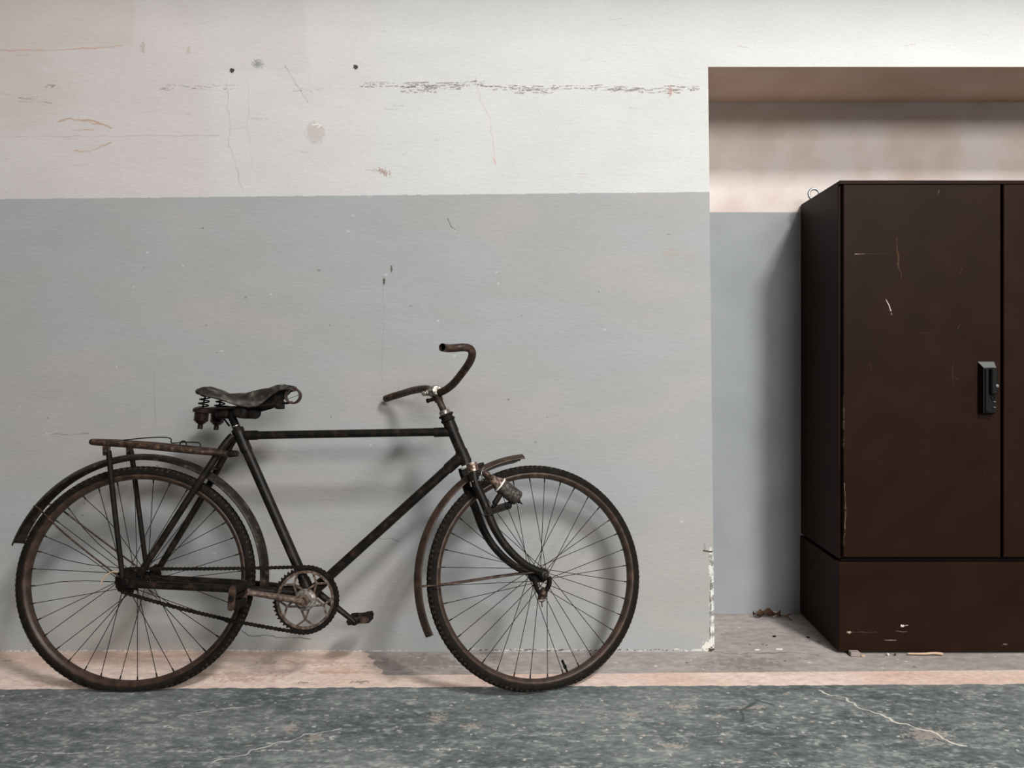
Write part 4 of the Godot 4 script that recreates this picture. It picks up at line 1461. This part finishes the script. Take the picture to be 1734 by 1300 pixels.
func build_saddle() -> void:
	var t := limb("saddle", bike)
	# leather top: u, height of the crown, half width, drop of the skirts
	var st := [[0.186, 0.9345, 0.060, 0.006], [0.190, 0.9395, 0.084, 0.016], [0.199, 0.9425, 0.098, 0.024], [0.215, 0.9420, 0.104, 0.028], [0.234, 0.9345, 0.102, 0.026], [0.252, 0.9265, 0.092, 0.022], [0.272, 0.9210, 0.080, 0.023], [0.296, 0.9215, 0.066, 0.032], [0.322, 0.9255, 0.055, 0.046], [0.348, 0.9310, 0.046, 0.055], [0.374, 0.9370, 0.039, 0.054], [0.398, 0.9435, 0.034, 0.042], [0.420, 0.9490, 0.031, 0.026], [0.438, 0.9510, 0.028, 0.017], [0.458, 0.9505, 0.025, 0.014], [0.474, 0.9480, 0.020, 0.012], [0.483, 0.9430, 0.012, 0.007]]
	var s := Shape.new()
	var rows := []
	var under := []
	for q in st:
		var row := []
		var low := []
		for j in range(-8, 9):
			var x := j / 8.0
			var w: float = q[2] * (x * 1.0 if absf(x) < 0.75 else signf(x) * (0.75 + (absf(x) - 0.75) * 0.75))
			var drop: float = q[3] * pow(absf(x), 2.6)
			if x < 0.0 and q[0] > 0.33:      # the far flap hangs loose
				drop = maxf(q[3], 0.064 * clampf((0.475 - q[0]) / 0.06, 0.15, 1.0)) * pow(absf(x), 2.0)
			row.append(p3(q[0], q[1] - drop + 0.002 * sin(q[0] * 90.0 + x * 3.0), w))
			low.append(p3(q[0], q[1] - drop - 0.0038, w * 0.955))
		rows.append(row)
		under.append(low)
	s.st.set_smooth_group(1)
	for i in rows.size() - 1:
		for j in 16:
			s.quad(rows[i][j], rows[i + 1][j], rows[i + 1][j + 1], rows[i][j + 1])
			s.quad(under[i][j], under[i][j + 1], under[i + 1][j + 1], under[i + 1][j])
		s.quad(rows[i][0], under[i][0], under[i + 1][0], rows[i + 1][0])
		s.quad(rows[i][16], rows[i + 1][16], under[i + 1][16], under[i][16])
	for j in 16:
		s.quad(rows[0][j], rows[0][j + 1], under[0][j + 1], under[0][j])
		s.quad(rows[-1][j], under[-1][j], under[-1][j + 1], rows[-1][j + 1])
	var top := obj("leather_top", s, M.leather, t)
	for q in [[0.212, 0.9372, 0.060], [0.226, 0.9360, 0.020], [0.437, 0.9505, 0.008]]:
		s = Shape.new()
		s.lathe(p3(q[0], q[1] - 0.004, q[2]), Vector3(0, 1, 0.25), [Vector2(0, 0.007), Vector2(0.004, 0.007), Vector2(0.006, 0.004), Vector2(0.0065, 0.0)], 12)
		obj("rivet", s, M.chrome if q[0] > 0.4 else M.rust, top)
	# the rear steel cantle under the leather and the bar that carries the springs
	rod("cantle_plate", smooth_path([p3(0.225, 0.910, -0.092), p3(0.203, 0.915, -0.06), p3(0.198, 0.917, 0.0), p3(0.203, 0.915, 0.06), p3(0.225, 0.910, 0.092)], 5), [0.005], M.dark, t, 8)
	# coil springs over ribbed cups
	for sg in [-1.0, 1.0]:
		var o := p3(0.207, 0.868, 0.060 * sg)
		var coil := []
		for i in 66:
			var an := TAU * i / 15.0
			coil.append(o + Vector3(cos(an) * (0.0165 - 0.004 * i / 65.0), 0.056 * i / 65.0, sin(an) * (0.0165 - 0.004 * i / 65.0)) + Vector3(0.012 * i / 65.0, 0, 0))
		rod("spring", coil, [0.0023], M.dark, t, 7)
		s = Shape.new()
		s.tube([o, o + Vector3(0.010, 0.054, 0)], [0.0028], 8)
		obj("spring_pin", s, M.dark, t)
		s = Shape.new()
		var prof := [Vector2(-0.062, 0.0), Vector2(-0.062, 0.0080), Vector2(-0.050, 0.0080), Vector2(-0.048, 0.0065), Vector2(-0.044, 0.012), Vector2(-0.038, 0.0185)]
		for k in 6:
			prof.append(Vector2(-0.0355 + k * 0.0042, 0.0222))
			prof.append(Vector2(-0.0335 + k * 0.0042, 0.0206))
		for q in [Vector2(-0.010, 0.0222), Vector2(-0.010, 0.0270), Vector2(0.0, 0.0275), Vector2(0.005, 0.0225), Vector2(0.006, 0.017), Vector2(0.006, 0.0)]:
			prof.append(q)
		s.lathe(o, Vector3(0.06, 1, 0), prof, 24)
		obj("spring_cup", s, M.cup, t)
	# cranked arm of the far cup
	rod("lever", [p3(0.235, 0.848, -0.03), p3(0.259, 0.818, -0.03)], [0.003], M.dark, t, 8)
	# chassis rails, clamp, wires and the nose loop
	for sg in [-1.0, 1.0]:
		rod("rail", smooth_path([p3(0.205, 0.868, 0.058 * sg), p3(0.25, 0.872, 0.045 * sg), p3(0.31, 0.876, 0.026 * sg), p3(0.38, 0.882, 0.020 * sg), p3(0.425, 0.887, 0.016 * sg)], 4), [0.0085], M.dark, t, 8, 0.6)
	s = Shape.new()
	s.lathe(p3(0.315, 0.862, -0.040), Vector3(0, 0, 1), [Vector2(0, 0.012), Vector2(0.003, 0.020), Vector2(0.020, 0.021), Vector2(0.060, 0.021), Vector2(0.077, 0.020), Vector2(0.080, 0.012)], 18)
	s.lathe(p3(0.334, 0.862, -0.050), Vector3(0, 0, 1), [Vector2(0, 0.016), Vector2(0.004, 0.021), Vector2(0.052, 0.021), Vector2(0.056, 0.015), Vector2(0.062, 0.009)], 18)
	s.box(p3(0.255, 0.862, 0.0), Vector3(0.020, 0.020, 0.035), 0.006)
	obj("saddle_clamp", s, M.dark, t)
	s = Shape.new()
	s.box(p3(0.430, 0.886, 0.0), Vector3(0.010, 0.0135, 0.020), 0.002, Basis(Vector3(0, 0, 1), 0.08))
	s.lathe(p3(0.431, 0.884, 0.020), Vector3(0, 0, 1), [Vector2(0, 0.006), Vector2(0.004, 0.006), Vector2(0.005, 0.003)], 6)
	obj("nose_clamp", s, M.dark, t)
	rod("nose_wire", [p3(0.436, 0.8925, 0.006), p3(0.452, 0.890, 0.008), p3(0.474, 0.8935, 0.010)], [0.0036], M.dark, t, 8)
	rod("nose_bar", smooth_path([p3(0.400, 0.922, 0.020), p3(0.440, 0.9335, 0.022), p3(0.468, 0.9345, 0.020), p3(0.484, 0.929, 0.016)], 4), [0.0042], M.rust, t, 8, 0.6)
	s = Shape.new()
	var rc := []
	var rn := []
	var rb := []
	var rs := []
	for i in 36:
		var a := TAU * i / 36.0
		var r := Vector3(cos(a), sin(a), 0)
		rc.append(p3(0.474, 0.9140, 0.006) + r * 0.0232)
		rn.append(r)
		rb.append(Vector3(0, 0, -1))
		rs.append(1.0)
	s.sweep(rc, rn, rb, [Vector2(0.0024, -0.011), Vector2(0.0034, 0.0), Vector2(0.0024, 0.011), Vector2(-0.0020, 0.011), Vector2(-0.0026, 0.0), Vector2(-0.0020, -0.011)], rs, true, false)
	obj("nose_loop", s, M.rust, t)
	rod("loose_wire", [p3(0.456, 0.903, 0.010), p3(0.494, 0.917, 0.010)], [0.0008], M.spoke, t, 6)


func build_rack() -> void:
	var t := limb("rack", bike)
	var rail := [p3(0.284, 0.728, 0.040), p3(0.262, 0.731, 0.043), p3(0.15, 0.742, 0.060), p3(0.0, 0.757, 0.066), p3(-0.105, 0.7645, 0.066), p3(-0.124, 0.766, 0.060), p3(-0.133, 0.7665, 0.045)]
	var loop := rail.duplicate()
	for i in range(rail.size() - 1, -1, -1):
		loop.append(p3(rail[i].x, rail[i].y, -rail[i].z))
	var s := Shape.new()
	s.tube(smooth_path(loop, 5), [0.0116], 12, true, 0.9)
	obj("rail", s, M.rust, t)
	for u in [0.18, 0.03]:
		rod("cross_bar", [p3(u, 0.754 - (u - 0.03) * 0.097, -0.060), p3(u, 0.754 - (u - 0.03) * 0.097, 0.060)], [0.005], M.dark, t, 8)
	for sg in [-1.0, 1.0]:
		rod("strut", smooth_path([p3(-0.076, 0.738, 0.066 * sg), p3(-0.070, 0.715, 0.067 * sg), p3(-0.05, 0.60, 0.070 * sg), p3(-0.004, 0.352, 0.072 * sg)], 4), [0.0085, 0.0072], M.dark, t, 12)
		s = Shape.new()
		s.box(p3(-0.080, 0.741, 0.068 * sg), Vector3(0.0115, 0.0165, 0.004), 0.002, Basis(Vector3(0, 0, 1), 0.1))
		s.lathe(p3(-0.082, 0.737, 0.071 * sg), Vector3(0, 0, sg), [Vector2(0, 0.0062), Vector2(0.003, 0.0062), Vector2(0.005, 0.003)], 10)
		obj("bracket", s, M.rust, t)
	# spring clip of bent wire
	rod("clip_wire", smooth_path([p3(-0.055, 0.7725, 0.020), p3(0.02, 0.7795, 0.022), p3(0.075, 0.781, 0.022), p3(0.096, 0.776, 0.022), p3(0.100, 0.763, 0.022), p3(0.130, 0.7655, 0.0), p3(0.165, 0.764, -0.022), p3(0.172, 0.752, -0.022)], 5), [0.0019], M.dark, t, 7)
	rod("clip_coil", smooth_path([p3(0.128, 0.756, 0.03), p3(0.134, 0.768, 0.03), p3(0.146, 0.767, 0.03), p3(0.150, 0.756, 0.03)], 4), [0.0021], M.dark, t, 7)
	# front lug bolted to the stays
	s = Shape.new()
	s.box(p3(0.296, 0.7275, 0.030), Vector3(0.013, 0.009, 0.006), 0.003, Basis(Vector3(0, 0, 1), 0.15))
	s.lathe(p3(0.299, 0.728, 0.034), Vector3(0, 0, 1), [Vector2(0, 0.0065), Vector2(0.006, 0.0065), Vector2(0.007, 0.004)], 6)
	obj("stay_lug", s, M.dark, t)
	# a scrap of raffia tied by the rear axle
	rod("raffia_tie", smooth_path([p3(-0.016, 0.372, 0.080), p3(-0.036, 0.371, 0.080), p3(-0.056, 0.356, 0.080), p3(-0.066, 0.335, 0.080)], 5), [0.0022], M.raffia, bike, 7)


func build_fork() -> void:
	var t := limb("fork", bike)
	t.transform = turned
	var hd := (STEER_TOP - STEER_LOW).normalized()
	var s := Shape.new()
	s.box(STEER_LOW - hd * 0.030, Vector3(0.016, 0.018, 0.058), 0.006, Basis(Vector3(0, 0, 1), deg_to_rad(23.7)))
	obj("crown", s, M.paint, t)
	s = Shape.new()
	s.lathe(STEER_LOW - hd * 0.014, hd, [Vector2(0, 0.021), Vector2(0.004, 0.0235), Vector2(0.007, 0.0235), Vector2(0.009, 0.020)], 24)
	obj("head_race", s, M.cream, t)
	for sg in [-1.0, 1.0]:
		s = Shape.new()
		s.tube(smooth_path([p3(1.044, 0.672, 0.052 * sg), p3(1.051, 0.627, 0.055 * sg), p3(1.079, 0.563, 0.058 * sg), p3(1.108, 0.491, 0.060 * sg), p3(1.148, 0.431, 0.061 * sg), p3(1.208, 0.377, 0.060 * sg), p3(1.278, 0.346, 0.058 * sg)], 6), [0.0150, 0.0108], 16)
		s.lathe(p3(1.2705, 0.344, 0.054 * sg), Vector3(0, 0, sg), [Vector2(0, 0.014), Vector2(0.005, 0.014), Vector2(0.006, 0.0115), Vector2(0.015, 0.0115), Vector2(0.016, 0.006), Vector2(0.021, 0.005)], 12)
		obj("blade", s, M.paint, t)
		s = Shape.new()
		s.tube([p3(1.0385, 0.690, 0.051 * sg), p3(1.0455, 0.664, 0.052 * sg)], [0.0178], 16)
		obj("crown_cap", s, M.bronze if sg > 0.0 else M.dark, t)
	# wire twisted round the near blade
	rod("tie_wire", smooth_path([p3(1.038, 0.632, 0.064), p3(1.055, 0.636, 0.066), p3(1.075, 0.642, 0.060), p3(1.095, 0.652, 0.050)], 4), [0.0014], M.zinc, t, 6)
	rod("tie_wire", smooth_path([p3(1.072, 0.634, 0.062), p3(1.067, 0.655, 0.064), p3(1.074, 0.672, 0.055), p3(1.082, 0.678, 0.045)], 4), [0.0014], M.zinc, t, 6)
	# links and strap left hanging from the front axle
	var h := limb("hanging_links", bike)
	h.transform = turned
	rod("link", smooth_path([p3(1.236, 0.338, 0.052), p3(1.243, 0.320, 0.050), p3(1.250, 0.300, 0.046), p3(1.262, 0.285, 0.044)], 4), [0.0120, 0.0085], M.dark, h, 9, 0.7)
	rod("link", smooth_path([p3(1.284, 0.338, 0.062), p3(1.286, 0.320, 0.062), p3(1.280, 0.302, 0.056), p3(1.268, 0.286, 0.050)], 4), [0.0115, 0.0090], M.dark, h, 9, 0.7)
	s = Shape.new()
	s.lathe(p3(1.272, 0.300, 0.048), Vector3(-0.3, -1, 0), [Vector2(-0.006, 0.006), Vector2(0.006, 0.014), Vector2(0.016, 0.0155), Vector2(0.024, 0.012), Vector2(0.030, 0.013), Vector2(0.038, 0.007)], 9)
	obj("knot", s, M.rust, h)
	s = Shape.new()
	s.lathe(p3(1.258, 0.268, 0.054), Vector3(1, 0.12, 0.1), [Vector2(-0.006, 0.004), Vector2(0, 0.0055), Vector2(0.012, 0.0045), Vector2(0.014, 0.002)], 9)
	obj("ferrule", s, M.chrome, h)
	rod("thread", [p3(1.262, 0.266, 0.052), p3(1.263, 0.248, 0.052)], [0.0016], M.dark, h, 6)


func build_bars() -> void:
	var hd := (STEER_TOP - STEER_LOW).normalized()
	# headset on the frame
	var s := Shape.new()
	s.lathe(STEER_TOP - hd * 0.016, hd, [Vector2(0, 0.0185), Vector2(0.006, 0.0235), Vector2(0.011, 0.0235), Vector2(0.013, 0.0195), Vector2(0.020, 0.0200), Vector2(0.022, 0.0245), Vector2(0.027, 0.0245), Vector2(0.028, 0.0185)], 24)
	obj("headset", s, M.dark, bike)
	s = Shape.new()
	s.lathe(STEER_TOP + hd * 0.012, hd, [Vector2(0, 0.0180), Vector2(0.012, 0.0180), Vector2(0.014, 0.0145)], 8)
	obj("locknut", s, M.chrome, bike)
	var t := limb("handlebar", bike)
	t.transform = turned
	var stem := p3(0.9317, 0.9277)
	s = Shape.new()
	s.tube([STEER_TOP - hd * 0.01, stem - hd * 0.006], [0.0112], 16)
	obj("stem", s, M.rust, t)
	s = Shape.new()
	s.lathe(stem + Vector3(0, 0, -0.026), Vector3(0, 0, 1), [Vector2(0, 0.014), Vector2(0.004, 0.0175), Vector2(0.048, 0.0175), Vector2(0.052, 0.014)], 20, true)
	s.lathe(stem + p3(-0.026, -0.003, 0.006), Vector3(1, 0.22, 0), [Vector2(0, 0.0), Vector2(0.002, 0.008), Vector2(0.010, 0.0145), Vector2(0.022, 0.0180), Vector2(0.034, 0.0170), Vector2(0.044, 0.011), Vector2(0.048, 0.0)], 20, true)
	s.tube([stem, stem + p3(-0.020, -0.004), stem + p3(-0.030, -0.006)], [0.0125, 0.011, 0.009], 14)
	obj("clamp", s, M.chrome, t)
	s = Shape.new()
	s.tube([stem - hd * 0.034, stem - hd * 0.006], [0.0140, 0.0165], 16)
	obj("lug", s, M.rust, t)
	s = Shape.new()
	s.lathe(stem + p3(-0.034, -0.008, -0.004), Vector3(-0.5, -0.1, 1), [Vector2(0, 0.0078), Vector2(0.010, 0.0078), Vector2(0.012, 0.005)], 14)
	obj("bolt_head", s, M.chrome, t)
	s = Shape.new()
	s.lathe(stem + p3(-0.006, -0.026, 0.004), Vector3(-1, -0.35, 0.2), [Vector2(0, 0.006), Vector2(0.018, 0.006), Vector2(0.018, 0.0075), Vector2(0.024, 0.0075)], 8)
	obj("clamp_bolt", s, M.dark, t)
	var pts := [p3(0.8097, 0.9498, -0.240), p3(0.8300, 0.9525, -0.205), p3(0.8525, 0.9545, -0.170), p3(0.8795, 0.9530, -0.105), p3(0.9087, 0.9440, -0.035), stem, p3(0.9462, 0.9215, 0.03), p3(0.9694, 0.9351, 0.075), p3(0.9868, 0.9601, 0.13), p3(0.9985, 0.9840, 0.180), p3(0.9990, 1.0020, 0.210), p3(0.9880, 1.0135, 0.226), p3(0.9660, 1.0145, 0.233), p3(0.9381, 1.0095, 0.236), p3(0.9150, 1.0050, 0.244), p3(0.8938, 1.0010, 0.262)]
	var path := smooth_path(pts, 5)
	s = Shape.new()
	s.tube(path, [0.0122], 18, false)
	# the open bore at either end
	var inner := []
	for i in 5:
		inner.append(path[-1 - i])
	var rev := []
	for i in 5:
		rev.append(path[4 - i])
	for ends in [inner, rev]:
		var q: Array = ends
		if ends == rev:
			q = ends.duplicate()
			q.reverse()
		var t0: Vector3 = (q[0] - q[1]).normalized()
		s.lathe(q[0], -t0, [Vector2(0, 0.0122), Vector2(0.0001, 0.0106), Vector2(0.04, 0.0106), Vector2(0.0405, 0.0)], 18, false, true)
	obj("bar", s, M.rust, t)


func build_dynamo() -> void:
	var t := limb("dynamo", bike)
	t.transform = turned
	var cap := p3(1.0763, 0.6513, 0.088)
	var dir := p3(1.187, 0.5698, 0.090) - cap
	dir = dir.normalized()
	var s := Shape.new()
	s.lathe(cap, dir, [Vector2(-0.012, 0.006), Vector2(-0.010, 0.0105), Vector2(0.004, 0.0115), Vector2(0.010, 0.0085), Vector2(0.014, 0.006)], 18)
	obj("roller", s, M.rust, t)
	s = Shape.new()
	s.lathe(cap, dir, [Vector2(0.014, 0.0085), Vector2(0.018, 0.0110), Vector2(0.030, 0.0140), Vector2(0.042, 0.0195), Vector2(0.052, 0.0225)], 24, true)
	obj("neck", s, M.bronze, t)
	s = Shape.new()
	s.lathe(cap, dir, [Vector2(0.052, 0.0225), Vector2(0.052, 0.0250), Vector2(0.0565, 0.0250), Vector2(0.0565, 0.0225)], 28)
	obj("collar", s, M.cream, t)
	s = Shape.new()
	s.lathe(cap, dir, [Vector2(0.056, 0.0230), Vector2(0.058, 0.0242), Vector2(0.122, 0.0242), Vector2(0.126, 0.0225), Vector2(0.129, 0.018)], 28)
	obj("casing", s, M.canister, t)
	s = Shape.new()
	s.lathe(cap + dir * 0.128 + Vector3(-0.002, -0.006, 0.004), dir, [Vector2(0, 0.006), Vector2(0.006, 0.006), Vector2(0.007, 0.0028), Vector2(0.016, 0.0024)], 8)
	obj("terminal", s, M.dark, t)
	# carrier: clamp on the blade, pivot and tension lever
	s = Shape.new()
	var o := []
	for i in 20:
		var a := TAU * i / 20.0
		var end := p3(1.083, 0.538, 0.076) if cos(a) < 0.0 else p3(1.148, 0.556, 0.076)
		o.append(end + Vector3(cos(a) * 0.013, sin(a) * 0.0120, 0).rotated(Vector3(0, 0, 1), 0.27))
	s.plate(o, p3(1.115, 0.547, 0.076), Vector3(0, 0, 0.008))
	s.lathe(p3(1.149, 0.557, 0.078), Vector3(0, 0, 1), [Vector2(0, 0.0115), Vector2(0.008, 0.0115), Vector2(0.009, 0.007), Vector2(0.012, 0.006)], 6)
	s.lathe(p3(1.083, 0.538, 0.078), Vector3(0, 0, 1), [Vector2(0, 0.0075), Vector2(0.006, 0.0075), Vector2(0.008, 0.004)], 6)
	for q in [[1.103, 0.544], [1.124, 0.550]]:
		s.lathe(p3(q[0], q[1], 0.079), Vector3(0, 0, 1), [Vector2(0, 0.0070), Vector2(0.003, 0.0060), Vector2(0.004, 0.003)], 12)
	s.box(p3(1.100, 0.545, 0.055), Vector3(0.020, 0.011, 0.022), 0.003, Basis(Vector3(0, 0, 1), 0.27))
	obj("carrier", s, M.dark, t)
	s = Shape.new()
	s.lathe(p3(1.126, 0.598, 0.088), Vector3(-0.62, -0.92, 0), [Vector2(0, 0.0075), Vector2(0.008, 0.0090), Vector2(0.044, 0.0090), Vector2(0.046, 0.0070), Vector2(0.046, 0.0045), Vector2(0.054, 0.0045)], 14)
	obj("lever", s, M.dark, t)
	rod("pivot_arm", smooth_path([p3(1.128, 0.594, 0.086), p3(1.143, 0.588, 0.086), p3(1.152, 0.574, 0.084), p3(1.150, 0.558, 0.082)], 4), [0.0068], M.dark, t, 10, 0.6)


# ---------------------------------------------------------------- litter

func scrap(called: String, at: Vector3, size: Vector3, turn: float, mat: Material, label: String, category: String, group := "") -> void:
	var o := MeshInstance3D.new()
	var s := Shape.new()
	var r := RandomNumberGenerator.new()
	r.seed = hash(label) + int(at.x * 1000.0)
	var lowk := []
	var topk := []
	for i in 7:
		var a := TAU * i / 7.0
		var k := r.randf_range(0.65, 1.0)
		var lift := r.randf_range(0.0, size.y * 0.3)
		lowk.append(Vector3(cos(a) * size.x * 0.5 * k, 0.0005 + lift, sin(a) * size.z * 0.5 * k))
		topk.append(Vector3(cos(a) * size.x * 0.46 * k, size.y * r.randf_range(0.7, 1.0) + lift, sin(a) * size.z * 0.46 * k))
	for i in 7:
		var j := (i + 1) % 7
		s.poly([lowk[i], lowk[j], topk[j]], lowk[i] + lowk[j])
		s.poly([lowk[i], topk[j], topk[i]], lowk[i] + lowk[j])
	s.fan(topk, Vector3(0, size.y, 0), Vector3(0, 1, 0))
	s.fan(lowk, Vector3(0, 0.0005, 0), Vector3(0, -1, 0))
	o.mesh = s.done()
	o.name = called
	o.material_override = mat
	add_child(o, true)
	o.position = at
	o.rotation.y = turn
	tag(o, label, category, group)


func build_litter() -> void:
	# a dry curled leaf with its stalk at the back of the recess
	var t := root_at("dry_leaf", Vector3(0.865, 0.0, -0.355))
	tag(t, "crumpled dry brown leaf on the floor at the back of the recess", "leaf")
	var s := Shape.new()
	s.st.set_smooth_group(1)
	for i in 12:
		for j in 5:
			var q := []
			for c in [[0, 0], [1, 0], [1, 1], [0, 1]]:
				var u: float = (i + c[0]) / 12.0
				var v: float = (j + c[1]) / 5.0 - 0.5
				var wide := sin(PI * minf(u * 1.02, 1.0)) * 0.034
				q.append(Vector3(-0.055 + u * 0.11, 0.004 + 0.016 * absf(v) * 2.0 + 0.008 * sin(u * 17.0 + v * 6.0) + 0.006, v * wide + 0.010 * sin(u * 9.0)))
			s.quad(q[0], q[1], q[2], q[3])
	obj("blade", s, M.leaf, t)
	rod("stalk", smooth_path([Vector3(0.055, 0.010, 0.0), Vector3(0.075, 0.012, 0.020), Vector3(0.085, 0.006, 0.045)], 4), [0.0022], M.leaf, t, 6)
	rod("stalk", smooth_path([Vector3(0.070, 0.012, 0.015), Vector3(0.095, 0.020, 0.010)], 4), [0.0018], M.leaf, t, 6)
	scrap("plaster_flake", Vector3(0.905, 0, -0.375), Vector3(0.030, 0.016, 0.020), 0.4, M.flake, "pale plaster flake standing behind the dry leaf in the recess", "plaster flake")
	scrap("plaster_flake", Vector3(0.735, 0, -0.015), Vector3(0.024, 0.003, 0.012), 0.2, M.flake, "flat white plaster flake on the floor crack, nearer the wall corner", "plaster flake")
	scrap("plaster_flake", Vector3(0.815, 0, -0.02), Vector3(0.034, 0.003, 0.012), -0.1, M.flake, "long white plaster flake on the floor crack, nearer the cabinet", "plaster flake")
	scrap("paint_chip", Vector3(0.835, 0, -0.145), Vector3(0.018, 0.004, 0.010), 0.3, M.black, "black chip lying in the middle of the recess floor", "chip")
	scrap("paint_chip", Vector3(0.955, 0, -0.135), Vector3(0.010, 0.004, 0.016), 0.5, M.black, "slim dark chip on the recess floor close to the cabinet side", "chip")
	scrap("crumb", Vector3(0.775, 0, -0.065), Vector3(0.018, 0.006, 0.012), 0.1, M.block, "grey-brown crumb on the recess floor behind the crack", "crumb")
	# what lies under the cabinet's front edge
	s = box_shape(Vector3(-0.0165, 0.0005, -0.012), Vector3(0.0165, 0.0155, 0.012), 0.0015)
	var o := obj("shim_block", s, M.block, self)
	o.position = Vector3(1.0590, 0, 0.036)
	tag(o, "small grey block lying against the foot of the brown cabinet", "block")
	s = Shape.new()
	s.tube(smooth_path([Vector3(0, 0.006, 0), Vector3(0.05, 0.007, 0.004), Vector3(0.09, 0.0085, 0.002), Vector3(0.118, 0.007, 0.006)], 4), [0.0030, 0.0052], 8)
	o = obj("twig", s, M.raffia, self)
	o.position = Vector3(1.245, 0, 0.034)
	tag(o, "thin pale twig lying along the foot of the brown cabinet", "twig")
	scrap("crumb", Vector3(1.085, 0, 0.046), Vector3(0.016, 0.006, 0.010), 0.1, M.raffia, "tan crumb beside the grey block at the cabinet foot", "crumb")
	scrap("crumb", Vector3(1.176, 0, 0.036), Vector3(0.010, 0.008, 0.010), 0.8, M.flake, "white crumb between the grey block and the twig", "crumb")
	scrap("crumb", Vector3(1.200, 0, 0.036), Vector3(0.010, 0.007, 0.008), 0.8, M.leaf, "rust-brown crumb just left of the twig", "crumb")
